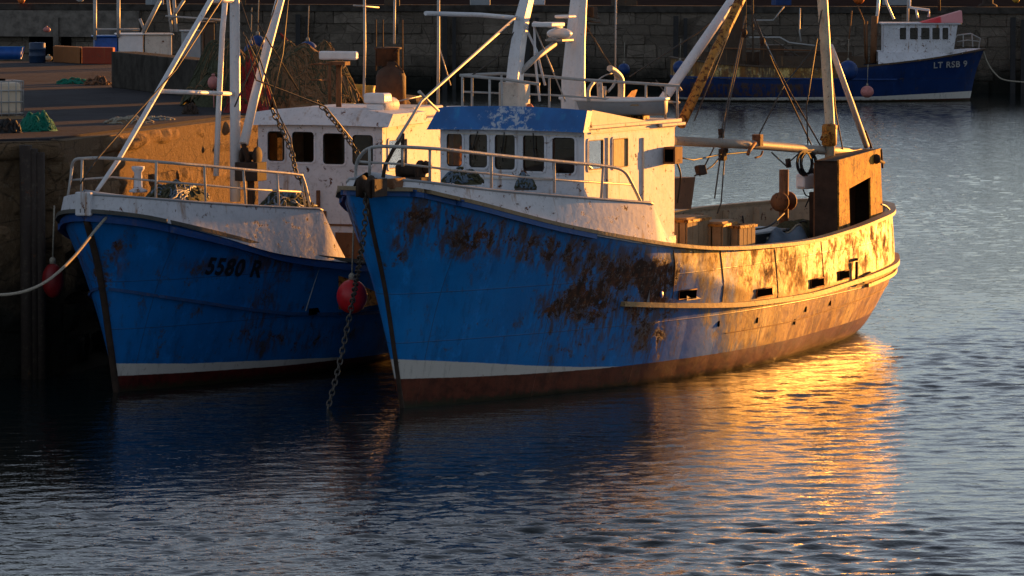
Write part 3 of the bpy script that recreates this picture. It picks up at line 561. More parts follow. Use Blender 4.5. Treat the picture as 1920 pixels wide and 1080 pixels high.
for i, w in enumerate(wins[1:4]):
    wp_ = MB(); x_ = (w[0] + w[2]) / 2; wp_.tube([(UF - .03, x_, w[3] + .03), (UF - .03, x_ - .10 + .06 * i, (w[1] + w[3]) / 2 - .03)], .008, 5); wp_.tube([(UF - .032, x_ - .10 + .06 * i - .015, (w[1] + w[3]) / 2 + .08), (UF - .032, x_ - .10 + .06 * i + .02, (w[1] + w[3]) / 2 - .15)], .009, 4); wp_.build('wiper', M['rubber'], W1)
# roof and visor
rf = MB(); rf.box((UF + .0, VF - .05, ZR + .001), (UA + .16, VN + .06, ZR + .06)); rf.box((UA - .7, VN + .03, ZR - .05), (UA + .22, VN + .10, ZR)); rf.build('roof', M['cream'], W1, bevel=.012)
vs = MB(); n = 12; V = []
for i in range(n + 1):
    t = i / n; v = VF - .16 + (VN - VF + .22) * t; cr = .045 * (1 - (2 * t - 1)**2)
    V += [(UF - .16, v, ZR - .035 + cr * .4), (UF - .02, v + (.14 if i == 0 else 0), ZR + .30 + cr), (UF + .16, v + (.16 if i == 0 else 0), ZR + .28 + cr), (UF + .02, v, ZR - .03 + cr * .4)]
F = []
for i in range(n):
    for k in range(4): F.append((i*4 + k, i*4 + (k+1) % 4, i*4 + 4 + (k+1) % 4, i*4 + 4 + k))
F += [(0, 1, 2, 3), (n*4 + 3, n*4 + 2, n*4 + 1, n*4)]; vs.add(V, F)
vt = NT('visor_paint'); n1 = vt.noise(9, 7, .75, None, .6); sp = vt.sep(); yy = sp[1]
band = vt.math('ADD', vt.math('MULTIPLY', vt.ss(vt.math('ABSOLUTE', vt.math('ADD', yy, .12)), .6, .25), .16), vt.math('MULTIPLY', vt.ss(sp[2], ZR + .03, ZR - .02), .10))
flk = vt.ss(vt.math('ADD', n1, band), .63, .74, 0, .8); c = vt.mix(vt.ss(vt.noise(3, 5, .6), .35, .7), (.004, .13, .42), (.003, .09, .30)); c = vt.mix(vt.ss(vt.noise(5, 3, .5, vt.mapv((1, 1, .4))), .6, .75, 0, .5), c, (.01, .28, .55)); c = vt.mix(flk, c, (.50, .55, .60))
vt.set('Base Color', c); vt.set('Roughness', .5); vt.bump(n1, .3, .02); vs.build('visor', vt.m, W1)
pp = MB(); pp.prism([(UF + .06, VN + .055, ZR + .062), (UF + 2.2, VN + .055, ZR + .062), (UF + .16, VN + .055, ZR + .30)], (0, -.04, 0)); pp.build('roof_parapet', M['cream'], W1)
# roof rails
aP, bP = (4.0, -1.2), (6.8, 1.3)
q = lambda x, y: FA.PL(x, y, aP, bP)
a2, b2 = (3.9, -1.15), (4.3, .4); q2 = lambda x, y: FA.PL(x, y, a2, b2)
zr = ZR + .06
def foot(fn, x, y): p = fn(x, y); return (p, (p[0], p[1], zr))
rails(A, [q(868, 141), q(940, 138), q(1010, 142), q(1085, 149), q(1180, 155), q(1273, 161), q(1277, 170)], [foot(q, x, y) for x, y in ((885, 141), (940, 138), (1030, 144), (1211, 157), (1248, 160), (1270, 161))], .024, name='roof_rail', mids=[q(868, 172), q(940, 175), q(1030, 178), q(1180, 188), q(1275, 192)])
rails(A, [q2(862, 141), q2(940, 148), q2(1012, 158)], [foot(q2, x, y) for x, y in ((867, 142), (918, 146), (941, 148))], .024, name='front_roof_rail')
# masts on the wheelhouse
def mastbox(pts, ws, name, mat, root=A, tn=4):
    mb = MB(); mb.tube(pts, ws, tn, flat=True); return mb.build(name, M[mat], root)
m1 = mastbox([FA.V(962, 198, -.35), FA.V(968, 110, -.35), FA.V(979, 35, -.35), FA.V(990, -8, -.35), FA.V(1003, -60, -.35)], [.16, .13, .12, .11, .1], 'leaning_mast', 'white_clean')
bx = MB(); c = FA.V(966, 175, -.35); bx.box((c[0] - .25, c[1] - .17, zr), (c[0] + .2, c[1] + .17, c[2] + .18)); bx.build('mast_locker', M['cream'], A, bevel=.02)
m2 = mastbox([FA.V(1076, 212, -.1), FA.V(1075, 150, -.1), FA.V(1079, 80, -.1), FA.V(1086, -10, -.1), FA.V(1090, -60, -.1)], [.20, .19, .16, .13, .12], 'main_mast', 'white_clean', tn=12)
rr_ = MB(); c = FA.V(1049, 62, -.1); rr_.ball((c[0], c[1], c[2] - .01), .205, 20, (1, 1, .45)); rr_.build('radar_dome', M['plastic_white'], m2)
rr_ = MB(); rr_.tube([FA.V(1040, 82, -.1), FA.V(1000, 112, -.15), FA.V(972, 140, -.3)], .045, 8); rr_.tube([FA.V(1030, 73, -.1), FA.V(1080, 76, -.1)], .03, 6); rr_.cbox((c[0], c[1], c[2] - .11), (.42, .3, .03)); rr_.build('radar_bracket', M['rail'], m2)
rr_ = MB(); c = FA.V(1028, 46, 0); rr_.cbox(c, (.5, .35, .07)); c = FA.V(1060, 31, 0); rr_.cbox(c, (.3, .25, .05)); c = FA.V(1042, 36, 0); rr_.build('scanner_bar', M['plastic_white'], m2, bevel=.02)
ya = MB(); ya.tube([FA.V(1092, 28, -.1), FA.V(1122, 33, -.1)], .02, 6); ya.tube([FA.V(1092, 38, -.1), FA.V(1124, 41, -.1)], .022, 6); c = FA.V(1108, 22, -.1); ya.cbox(c, (.16, .16, .16)); c = FA.V(1102, 46, -.1); ya.tube([c, (c[0], c[1], c[2] - .12)], .04, 8); ya.build('mast_lamp', M['darkrust'], m2)
ya = MB(); ya.tube([FA.V(798, 25, -.8), FA.V(900, 28, -.6), FA.V(972, 34, -.35)], .035, 8); ya.build('boom_arm', M['white_clean'], m1)
ya = MB(); ya.tube([FA.V(978, 36, -.35), FA.V(1006, 95, -.2), FA.V(1022, 160, -.1)], .022, 6); ya.tube([FA.V(1002, 40, -.2), FA.V(1003, 110, -.2), FA.V(1012, 190, -.1)], .02, 6); ya.tube([FA.V(1002, 44, -.2), FA.V(1052, 50, -.1)], .035, 6); ya.build('mast_strut', M['white_clean'], m1)
for pts, r_ in (([FA.V(968, 32, -.35), FA.V(790, 190, .2), FA.V(745, 262, .3)], .022), ([FA.V(785, 172, .2), FA.V(822, 208, .1)], .02), ([FA.V(1155, -20, 0), FA.V(1154, 138, 0)], .014), ([FA.V(1000, 45, -.2), FA.V(1060, 190, 0)], .012)):
    w_ = MB(); w_.tube(pts, r_, 6); w_.build('stay', M['rail'], A)
w_ = MB(); w_.tube(smooth_path([FA.V(1143, 128, .4), FA.V(1152, 133, .4), FA.V(1163, 146, .4), FA.V(1165, 165, .4), FA.V(1163, 205, .4), FA.V(1160, 226, .4)]), .055, 6); w_.build('davit_arm', M['rail'], A)
w_ = MB(); w_.tube(smooth_path([FA.V(1145, 128, .35), FA.V(1154, 142, .35), FA.V(1151, 158, .35), FA.V(1140, 172, .35)]), .022, 6); w_.tube(smooth_path([FA.V(1148, 137, .3), FA.V(1128, 145, .3), FA.V(1108, 165, .3), FA.V(1105, 190, .3)]), .012, 5); w_.tube(smooth_path([FA.V(1112, 155, .3), FA.V(1103, 170, .3), FA.V(1104, 190, .3)]), .03, 6); w_.tube([FA.V(1124, 155, .3), FA.V(1128, 225, .3)], .05, 8); w_.tube([FA.V(1134, 162, .3), FA.V(1132, 190, .3)], .03, 8); w_.build('vent_pipe', M['rail'], A)
# roof clutter: dinghy, locker, flood lamp
dg = empty('dinghy', FA.w((6.35, .55, zr)), R(FA.deg - 88), 'small grey dinghy with white rim lying on the roof of the large trawler', 'dinghy'); dg['_uv'] = 1
hh = MB(); V = []; F = []; 
for i, t in enumerate(np.linspace(0, 1, 13)):
    w = .42 * math.sin(math.pi * min(1, .18 + t * .75))**.6 * (1 if t < 1 else .8)
    for k, (a, b) in enumerate(((-1, .32), (-.8, .06), (0, 0), (.8, .06), (1, .32))): V.append(((t - .5) * 1.7, a * w * .85, b * .8 + .05 + .08 * (t - .5)**2))
for i in range(12):
    for k in range(4): F.append((i*5 + k, i*5 + k + 1, i*5 + 6 + k, i*5 + 5 + k))
F += [(0, 1, 2, 3, 4), (60, 61, 62, 63, 64)]; hh.add(V, F, True); hh.build('hull', M['grey'], dg)
rm = MB(); rm.tube([V[i*5] for i in range(13)] + [V[i*5 + 4] for i in range(12, -1, -1)], .03, 6, closed=True); rm.build('rim', M['plastic_white'], dg)
th = MB(); th.box((-.25, -.3, .22), (-.08, .3, .245)); th.box((.35, -.28, .22), (.5, .28, .245)); th.build('seat', M['wood'], dg)
lb = MB(); c = FA.V(1178, 214, .6); lb.box((c[0] - .35, c[1] - .2, zr), (c[0] + .3, c[1] + .15, zr + .2)); lb.build('roof_locker', M['black'], A, bevel=.015)
fl = MB(); c = FA.V(1199, 218, .95); fl.mi = 0
fl.cbox((c[0], c[1], c[2] + .12), (.22, .24, .025)); fl.cbox((c[0], c[1], c[2] - .12), (.22, .24, .025)); fl.cbox((c[0], c[1] - .11, c[2]), (.22, .025, .24)); fl.cbox((c[0], c[1] + .11, c[2]), (.22, .025, .24)); fl.cbox((c[0] + .1, c[1], c[2]), (.02, .24, .24)); fl.tube([(c[0], c[1], zr), (c[0], c[1], c[2])], .03, 6); fl.build('roof_floodlight', M['ochre'], A)
rd_ = MB(); c = FA.V(1188, 178, -.2); rd_.prism([FA.V(1170, 188, -.3), FA.V(1185, 170, -.3), FA.V(1193, 168, -.3), FA.V(1186, 188, -.3)], (.05, .0, 0)); rd_.build('signal_board', M['canvas_red'], A)
c = FA.V(993, 190, .1)
w = FA.w((c[0], c[1], zr)); or_ = MB(); or_.lathe(w, [(.08, 0), (.09, .03), (.09, .22), (.05, .27), (.03, .3)], 12); tag(or_.build('float', M['orange']), 'small orange float standing on the large trawler\'s roof between the two masts', 'float')
w = FA.w(FA.V(858, 185, -1.05)); or_ = MB(); or_.lathe((w[0], w[1], FA.w((0, 0, zr))[2]), [(.13, 0), (.16, .03), (.17, .22), (.18, .25), (.16, .25), (.15, .06)], 16); tag(or_.build('bucket', M['plastic_white']), 'white bucket on the front corner of the large trawler\'s blue visor roof', 'bucket')
# deck lamp on the wheelhouse side
dl = MB(); c = FA.V(1262, 291, VN + .12); dl.cbox(c, (.30, .2, .27)); dl.tube([(c[0] + .1, c[1] - .1, c[2]), (c[0] + .3, c[1] - .1, c[2] + .02)], .035, 6); dl.mi = 1; dl.cbox((c[0] - .155, c[1], c[2]), (.015, .15, .2)); dl.build('deck_lamp', [M['rust'], M['black']], A, bevel=.012)
# after mast, gantry, boom
gA, gB = (12.3, 1.93), (14.75, 1.70); gq = lambda x, y: FA.PL(x, y, gA, gB)
out = [gq(1573, 300), gq(1652, 278), gq(1651, 300), gq(1655, 392), gq(1655, 420), gq(1574, 455)]; hole = [gq(1592, 354), gq(1632, 332), gq(1633, 412), gq(1594, 432)]
dr = np.array([gB[0] - gA[0], gB[1] - gA[1], 0]); Lg = np.linalg.norm(dr); dr /= Lg; nn = np.array([dr[1], -dr[0], 0]); nn = nn if nn[1] > 0 else -nn
to2 = lambda p: (float((p[0] - gA[0]) * dr[0] + (p[1] - gA[1]) * dr[1]), p[2]); fr2 = lambda a, b: np.array([gA[0], gA[1], 0]) + dr * a + np.array([0, 0, b])
gt = MB(); holed(gt, [to2(p) for p in out], [[to2(p) for p in hole]], fr2, -nn * .03)
gm = NT('gantry_rusted_plate'); c = gm.mix(gm.ss(gm.noise(3.0, 7, .75), .42, .56), (.66, .35, .06), (.46, .21, .035)); c = gm.mix(gm.ss(gm.noise(1.0, 6, .7, gm.mapv((9, 9, 1.2))), .5, .66, 0, .8), c, (.70, .42, .10)); c = gm.mix(gm.ss(gm.noise(3.4, 8, .8), .52, .585, 0, .9), c, (.06, .025, .012)); c = gm.mix(gm.ss(gm.noise(15, 5, .7), .53, .62, 0, .8), c, (.10, .04, .015))
gm.set('Base Color', c); gm.set('Roughness', .8); gm.set('Specular IOR Level', .2); gm.bump(gm.noise(7, 7, .75), .4, .03)
gt.build('gantry_plate', gm.m, A)
gb = MB(); a0, a1 = to2(out[0]), to2(out[1]); bz = 1.3
p0 = fr2(a0[0], 0); gb.hexa([p0 - nn * .031 + [0, 0, bz], p0 - nn * .42 + [0, 0, bz], p0 - nn * .42 + dr * .12 + [0, 0, bz], p0 - nn * .031 + dr * .12 + [0, 0, bz]] + [p0 - nn * .031 + [0, 0, a0[1] - .02], p0 - nn * .42 + [0, 0, a0[1] - .02], p0 - nn * .42 + dr * .12 + [0, 0, a0[1] - .02], p0 - nn * .031 + dr * .12 + [0, 0, a0[1] - .02]])
p1 = fr2(a1[0] - .12, 0); gb.hexa([p1 - nn * .031 + [0, 0, bz], p1 - nn * .42 + [0, 0, bz], p1 - nn * .42 + dr * .1 + [0, 0, bz], p1 - nn * .031 + dr * .1 + [0, 0, bz]] + [p1 - nn * .031 + [0, 0, a1[1] - .03], p1 - nn * .42 + [0, 0, a1[1] - .03], p1 - nn * .42 + dr * .1 + [0, 0, a1[1] - .03], p1 - nn * .031 + dr * .1 + [0, 0, a1[1] - .03]])
T = [p0 + [0, 0, a0[1] - .015], p0 - nn * .42 + [0, 0, a0[1] - .015], p1 + dr * .1 - nn * .42 + [0, 0, a1[1] - .01], p1 + dr * .1 + [0, 0, a1[1] - .01]]; T[0] = T[0] - nn * .031; T[3] = T[3] - nn * .031; gb.prism(T, (0, 0, -.04)); gb.build('gantry_frame', M['darkrust'], A)
gk = MB(); gk.prism([p0 - nn * .425 + [0, 0, bz], p1 + dr * .1 - nn * .425 + [0, 0, bz], p1 + dr * .1 - nn * .425 + [0, 0, a1[1] - .05], p0 - nn * .425 + [0, 0, a0[1] - .05]], -nn * .02); gk.build('gantry_back', M['rust'], A)
gr_ = MB(); gr_.ball(gq(1640, 298) - nn * -.03, .09, 8); gr_.tube([gq(1640, 298), gq(1657, 305)], .03, 6); gr_.tube([gq(1652, 280), gq(1655, 315)], .02, 6); gr_.build('gantry_block', M['darkrust'], A)
sr = MB(); sr.tube(smooth_path([gq(1652, 383), gq(1660, 386), gq(1667, 393), gq(1669, 400)]), .018, 6); sr.build('stern_rail', M['rail'], A)
VM = 1.35
am = MB(); am.tube([FA.V(1556, 300, VM), FA.V(1556, 230, VM), FA.V(1546, 60, VM), FA.V(1541, -20, VM), FA.V(1538, -70, VM)], [.085, .085, .09, .09, .085], 10); am.build('after_mast', painted('mast_worn_white', (.62, .55, .42), .75, .5, 1.2, .6, 1.6), A)
am = MB(); am.lathe(FA.V(1555, 252, VM), [(.10, -.2), (.13, -.18), (.13, .15), (.10, .18)], 10); am.cbox(FA.V(1556, 240, VM), (.5, .08, .08)); am.tube([FA.V(1540, 262, VM), FA.V(1543, 255, VM), FA.V(1552, 255, VM)], .03, 6); am.build('mast_collar', M['ochre'], A)
am = MB(); am.tube([FA.V(1557, 86, VM), FA.V(1575, 135, VM), FA.V(1625, 275, VM + .1)], .052, 8); am.build('mast_leg', M['white_clean'], A)
am = MB(); am.tube([FA.V(1622, 245, VM), FA.V(1634, 278, VM + .1)], .025, 6); am.tube([FA.V(1545, 30, VM), FA.V(1552, 95, VM)], .05, 6); am.build('leg_clamp', M['darkrust'], A)
bo = MB(); bo.tube([FA.V(1262, 264, 1.0), FA.V(1420, 272, 1.15), FA.V(1545, 282, VM - .1), FA.V(1612, 285, VM)], .075, 8); bo.build('trawl_boom', painted('boom_paint', (.33, .30, .26), .7, .6, .6, .6, 2), A)
bo = MB(); c = FA.V(1418, 262, 1.15); bo.box((c[0] - .06, c[1] - .05, c[2] - .1), (c[0] + .06, c[1] + .1, c[2] + .09)); bo.tube([FA.V(1416, 268, 1.25), FA.V(1405, 282, 1.25), FA.V(1402, 290, 1.25)], .03, 6); bo.tube(smooth_path([FA.V(1430, 283, 1.2), FA.V(1426, 292, 1.2), FA.V(1416, 296, 1.2)]), .016, 5); bo.build('boom_clamp', M['rust'], A)
for pts, mt in (([FA.V(1384, -20, .1), FA.V(1372, 2, .1), FA.V(1240, 192, .3)], 'white_clean'), ([FA.V(1400, -20, .6), FA.V(1385, 5, .6), FA.V(1330, 120, .6), FA.V(1277, 233, .7)], 'ochre')):
    d_ = MB(); d_.tube(pts, .085, 10); d_.build('derrick_pole', M[mt], A)
# running rigging (each line its own part)
lines = [[(1406, 12, .4), (1450, 120, .5), (1530, 290, .9)], [(1398, 30, .3), (1352, 250, .6), (1312, 330, .8)], [(1395, 60, .3), (1358, 240, .7), (1340, 372, .8)], [(1265, 294, 1.2), (1300, 300, 1.0), (1350, 290, .9), (1404, 285, 1.1)], [(1358, 285, .9), (1335, 312, .9), (1302, 330, .9)],
         [(1384, 20, .6), (1302, 226, .8)], [(1447, 286, 1.1), (1475, 312, 1.0)], [(1500, 286, 1.1), (1478, 305, 1.0)], [(1560, 100, VM), (1600, 190, VM), (1628, 270, VM)], [(1548, 30, VM), (1567, 210, VM), (1582, 292, VM)], [(1385, 0, .3), (1310, 60, -.2), (1180, 144, -.5)], [(1412, 40, .4), (1480, 170, .6), (1545, 285, 1.1)], [(1402, -10, .3), (1338, 120, .5), (1290, 200, .7), (1283, 232, .7)], [(1550, 60, VM), (1470, 160, .9), (1418, 262, 1.1)], [(1540, 20, VM), (1512, 200, 1.2), (1515, 285, 1.2)], [(1358, 300, .9), (1352, 380, .8), (1345, 400, .8)], [(1230, 150, .2), (1270, 205, .6), (1262, 262, 1.0)], [(1083, 20, -.1), (1130, 100, 0), (1165, 150, .3)], [(985, 30, -.3), (930, 110, -.6), (885, 141, -.9)]]
for L in lines: w_ = MB(); w_.tube([FA.V(*p) for p in L], .013, 5); w_.build('rigging_line', M['wire'], A)
bl = MB(); bl.cbox(FA.V(1355, 290, .9), (.16, .1, .2)); bl.ball(FA.V(1358, 282, .9), .08, 8); bl.build('pulley_block', M['darkrust'], A, bevel=.02)
bl = MB(); bl.cbox(FA.V(1314, 319, .9), (.2, .1, .16), .3, .3); bl.build('pulley_block', M['darkrust'], A, bevel=.02)
for q_ in ((1396, 62, .4), (1430, 78, .45), (1352, 250, .6), (1478, 306, 1.0)):
    b_ = MB(); c = FA.V(*q_); b_.cbox(c, (.07, .06, .15), .3, .2); b_.lathe((c[0], c[1] - .04, c[2]), [(.03, 0), (.07, .02), (.07, .06), (.03, .08)], 10, 'y'); b_.build('rigging_block', M['darkrust'], A)
for pts in ([(1470, 400, .6), (1440, 425, .8), (1400, 428, .9), (1392, 405, .9)], [(1530, 430, .9), (1505, 415, 1.0), (1480, 438, .9)], [(1545, 300, 1.2), (1530, 330, 1.2), (1536, 380, 1.2), (1528, 430, 1.2)], [(1268, 300, 1.1), (1276, 330, .9), (1270, 380, .8)]):
    b_ = MB(); b_.tube(smooth_path([FA.V(*p) for p in pts]), .016, 6); b_.build('hydraulic_hose', M['rubber'], A)
# floodlight and cable coil by the gantry
f_ = MB(); c = FA.V(1510, 340, 1.2); f_.cbox(c, (.30, .2, .26), .2); f_.cbox((c[0] - .18, c[1], c[2]), (.08, .16, .2)); f_.build('stern_floodlight', M['plastic_white'], A, bevel=.03)
f_ = MB(); f_.tube([FA.V(1530, 345, 1.2), FA.V(1555, 345, 1.3)], .07, 8); f_.tube([FA.V(1525, 440, 1.2), FA.V(1524, 360, 1.2)], .07, 4); f_.build('lamp_post', M['darkrust'], A)
f_ = MB()
for k in range(14):
    x0 = 1512 + 5 * math.sin(k * 2.1); f_.tube([FA.V(x0 + (14 + 2 * math.cos(k)) * math.cos(a), 306 + (22 + 2 * math.sin(k * 1.7)) * math.sin(a), 1.25 + .03 * math.sin(k)) for a in np.linspace(0, 2 * math.pi, 15)[:-1]], .011, 5, closed=True)
f_.tube(smooth_path([FA.V(1502, 345, 1.2), FA.V(1510, 365, 1.2), FA.V(1517, 370, 1.2), FA.V(1510, 388, 1.2)]), .012, 5)
o = f_.build('cable_coil', M['rubber'])
for v in o.data.vertices: v.co = Vector(FA.w(v.co))
tag(o, 'coil of black cable hanging from the boom beside the gantry of the large trawler', 'cable')
# winch post, galley box, crates, tarpaulin on the after deck
wp = MB(); c = FA.V(1470, 318, .2); c2 = FA.V(1468, 440, .2); wp.tube([(c[0], c[1], 1.28), (c[0], c[1], c[2])], .085, 10); wp.lathe((c[0], c[1], FA.V(1468, 378, .2)[2]), [(.05, -.22), (.17, -.2), (.17, -.16), (.09, -.12), (.09, .12), (.17, .16), (.17, .2), (.05, .22)], 14, 'x'); wp.build('winch_post', M['rust'], A)
bk = MB(); c = FA.V(1283, 352, .3); x0, z0 = FA.V(1266, 388, .3)[0], 2.0
bk.prism([FA.V(1264, 335, .2), FA.V(1304, 332, .2), FA.V(1296, 392, .2), FA.V(1264, 392, .2)], (.0, -.5, 0)); bk.build('net_chute', M['rust'], A)
tb = MB(); c = FA.V(1425, 436, .9); tb.box((c[0] - 1.6, -1.2, c[2] - .03), (c[0] + 1.6, .9, c[2])); tb.box((c[0] - 1.5, .75, 1.28), (c[0] - 1.4, .85, c[2])); tb.box((c[0] + 1.4, .75, 1.28), (c[0] + 1.5, .85, c[2])); tb.box((c[0] - 1.55, .6, 1.30), (c[0] + 1.55, .62, c[2] - .03)); tb.build('sorting_table', M['grey'], A)
def crate(px, py, w, d, h, v, rz, lab, lid=False):
    c = FA.V(px, py, v); e_ = empty('wooden_crate', FA.w((c[0], c[1], 1.28)), R(FA.deg) + rz, lab, 'crate', 'wooden crates on the after deck'); H = c[2] - 1.28
    b = MB(); n = 4
    for s_ in (-1, 1):
        for k in range(n): a = -w / 2 + w * k / n; b.box((a + .006, s_ * d / 2 - .012, 0), (a + w / n - .006, s_ * d / 2 + .012, H))
        for k in range(n): a = -d / 2 + d * k / n; b.box((s_ * w / 2 - .012, a + .018, 0), (s_ * w / 2 + .012, a + d / n - .006, H - .003))
    b.build('side_boards', M['wood'], e_, bevel=.004)
    b = MB(); b.tube([(x * (w / 2 + .02), y * (d / 2 + .02), H - .03) for x, y in ((-1, -1), (1, -1), (1, 1), (-1, 1))], .03, 4, closed=True); b.build('top_frame', M['ochre'], e_)
    if lid: b = MB(); b.box((-w / 2, -d / 2, H), (w / 2, d / 2, H + .025)); b.build('lid', M['wood'], e_)
    return e_
crate(1282, 408, .9, .5, .6, .75, .0, 'dark lidded wooden crate against the aft wall of the large trawler\'s wheelhouse', True)
crate(1328, 416, .75, .7, .6, .85, .12, 'middle wooden crate with rusty top frame, on the large trawler\'s after deck', True)
crate(1372, 420, .6, .55, .6, 1.15, -.05, 'sunlit wooden crate furthest aft on the large trawler\'s after deck')
w = FA.w((12.2, 1.0, 1.28)); hp = heap(w[0], w[1], 1.28, 1.0, .55, .62, 16, [M['tarp'], M['tarp'], M['rope']], 21, R(64), .02, lump=.35); tag(hp.build('tarpaulin', [M['tarp'], M['tarp'], M['rope']]), 'crumpled blue-grey tarpaulin on the after deck in front of the gantry', 'tarpaulin')
w = FA.w((13.0, .9, 1.28)); nd = MB(); nd.lathe((w[0], w[1], 1.75), [(.05, -.3), (.36, -.28), (.36, -.24), (.22, -.22), (.25, 0), (.22, .22), (.36, .24), (.36, .28), (.05, .3)], 20, 'x', R(64)); nd.tube([(w[0], w[1], 1.28), (w[0], w[1], 1.7)], .05, 6); tag(nd.build('net_reel', M['netgreen']), 'green-brown reel wound with rope beside the gantry leg on the after deck', 'reel')
w = FA.w((9.5, -1.9, 1.28)); 
for k, (u_, v_, h_) in enumerate(((9.0, -1.75, .5), (11.6, -1.6, .35))):
    w = FA.w((u_, v_, 1.28)); hp = heap(w[0], w[1], 1.28, .9, .35, h_ + .25, 60, [M['netbrown'], M['netbrown'], M['netgreen']], 31 + k, R(64), .025)
    tag(hp.build('net_heap', [M['netbrown'], M['netbrown'], M['netgreen']]), ('dark brown net heaped inside the far bulwark of the large trawler, behind the crates', 'smaller brown net heap inside the far bulwark, behind the winch post')[k], 'net')
# mooring chain and fender between the boats
P0 = FA.w(FA.V(687, 352, .3)); P1 = G(612, 778, 0); cp = [tuple(P0)] + [tuple(FA.w(FA.V(x, y, v))) for x, y, v in ((684, 420, .2), (676, 480, .0))] + [tuple(D(660, 570, 69.2)), tuple(D(637, 680, 69.1)), tuple(G(611, 780, -.1))]
ch = chain_links(MB(), smooth_path(cp), .115, .013); tag(ch.build('mooring_chain', M['chain']), 'rusty iron chain hanging from the large trawler\'s bow down into the water', 'chain')
def fender(loc, r, mat, lab, cat='fender', sc=1.12):
    e_ = empty('round_fender', loc, 0, lab, cat, 'inflatable fenders between the hulls and the quay'); b = MB(); b.ball((0, 0, 0), r, 24, (1, 1, sc)); b.build('ball', mat, e_)
    b = MB(); b.lathe((0, 0, r * sc * .97), [(.05, 0), (.05, .07), (.025, .1)], 10); b.tube([(0, 0, r * sc + .05), (.03, .02, r * sc + .9)], .014, 5); b.build('lanyard', M['rope'], e_); return e_
fender(D(660, 556, 71.0), .235, M['red_buoy'], 'bright red round fender hanging between the two blue bows')
# ------------------------------------------------------------ BOAT 2: the smaller blue boat by the quay
FB = Frame(G(218, 735), 67)
B = boat_root('fishing_boat', FB, 'smaller dark blue boat with white wheelhouse moored between the quay wall and the big trawler', 'fishing boat', 'moored fishing boats')
deckB = [(-1.0, 0), (-.97, .10), (-.8, .38), (-.4, .74), (0, 1.0), (1, 1.34), (2, 1.65), (3, 1.95), (4, 2.2), (6, 2.28), (9, 2.2), (11.5, 1.95), (12.8, 1.5), (13.5, .8), (13.7, 0)]
wlB = [(0, .02), (.5, .25), (1.2, .55), (2.5, .98), (4.2, 1.45), (6.3, 1.75), (8.5, 1.8), (11, 1.5), (12.4, 1.0), (13.0, .5), (13.1, 0)]
HB = Hull(FB, deckB, wlB, [(-1, 2.84), (-.5, 2.74), (0, 2.60), (1.06, 2.34), (2.2, 2.04), (3.38, 1.86), (4.34, 1.76), (7, 1.70), (10, 1.8), (13.7, 2.0)], [(-.7, .2), (0, 0), (.8, -.2), (1.8, -.48), (2.9, -1.0)], [(-.7, 12.3), (0, 13.1), (.6, 13.5), (1.3, 13.8), (2.2, 13.7)], (2.7, 1.2))
matB = hull_material('boat_hull_paint', (.003, .165, .52), (.002, .125, .40), (.10, .012, .010), (.1, .12, .14))
upB = lambda u: np.interp(u, [-.3, 1.2, 2.9, 4.6, 4.9, 20], [.46, .36, .29, .22, -1, -1]); rdB = lambda u: np.interp(u, [-.3, 1.2, 3, 20], [.26, .22, .18, .2])
rbB = lambda u, v, z: .42 * gs(u, z, -.5, 1.2, .14, 1.1) + .28 * gs(u, z, 2.5, 1.9, 2.6, .16) + .22 * gs(u, z, 2.4, 1.2, .5, .7) + .2 * gs(u, z, 3.6, .6, 1.5, .3) + .04
sh = HB.shell(110, 36); paint_attrs(sh, upB, rdB, rbB, lambda u, v, z: u * 0 - 1.2); sh.build('hull', matB, B)
g = MB(); 
for sd_ in (1, -1): HB.rail(g, 0, 1, .03, -.01, .08, .06, 130, sd_, inset=.05)
g.build('gunwale', painted('gunwale_dark', (.10, .10, .09), .7, .7, .5, .8, 2), B)
g = MB()
for sd_ in (1, -1): HB.rail(g, .0, .45, .03, -.12, .05, .10, 80, sd_)
g.build('bow_rubbing_band', painted('bandB', (.004, .06, .24), .5, .5, .3, .6), B)
kz = pchip([-.8, .85, 3.5, 6, 14], [1.74, 1.38, .99, .9, 1.0]); g = MB()
for sd_ in (1, -1): HB.rail(g, HB.xu(-.35, 1.5), 1, .02, 0, .04, .05, 100, sd_, kz)
g.build('rubbing_strake', painted('strakeB', (.01, .07, .22), .7, .6, .4, .8, 2), B)
st = MB(); st.cbox((-1.0, 0, 2.93), (.10, .26, .36)); st.build('stem_head', M['white'], B, bevel=.02)
st = MB(); st.tube([HB.at(0, z, 1) - [.03, 0, 0] for z in np.linspace(-.5, 2.74, 22)], .055, 8); st.build('stem_bar', M['darkrust'], B)
text_on(B, HB, '5580 R', (.98, 1.78), .36, M['letter_dark'], skew=-.10, bold=.012)
g = MB(); x, z = HB.hit(590, 582); c = HB.at(x, z); g.cbox(c + HB.normal(x, z) * .01, (.36, .05, .10)); g.build('freeing_port', M['black'], B)
ins = MB(); V = []; F = []; N = 60; xs = np.linspace(.3, 1, N)
for side in (1, -1):
    for x in xs: p = HB.at(x, HB.sheer(x), side); y = max(abs(p[1]) - .09, 0) * side; V += [(p[0] - .09 * x**12, y, p[2] - .02), (p[0] - .09 * x**12, y, 1.05)]
for k in range(2):
    for i in range(N - 1): a = (k * N + i) * 2; F.append((a, a + 1, a + 3, a + 2))
ins.add(V, F, True); ins.build('bulwark_lining', M['ochre'], B)
dk = MB(); dk.add([HB.at(x, 1.04, 1) * [1, .97, 1] for x in xs] + [HB.at(x, 1.04, -1) * [1, .97, 1] for x in xs], [(i, i + 1, N + i + 1, N + i) for i in range(N - 1)]); dk.build('deck', M['deck'], B)
ztB = pchip([-1, 0, 1.65, 3.56, 4.2], [3.08, 2.96, 2.80, 2.65, 2.6]); US = np.linspace(-.97, 3.80, 60); wb = MB(); V = []; F = []
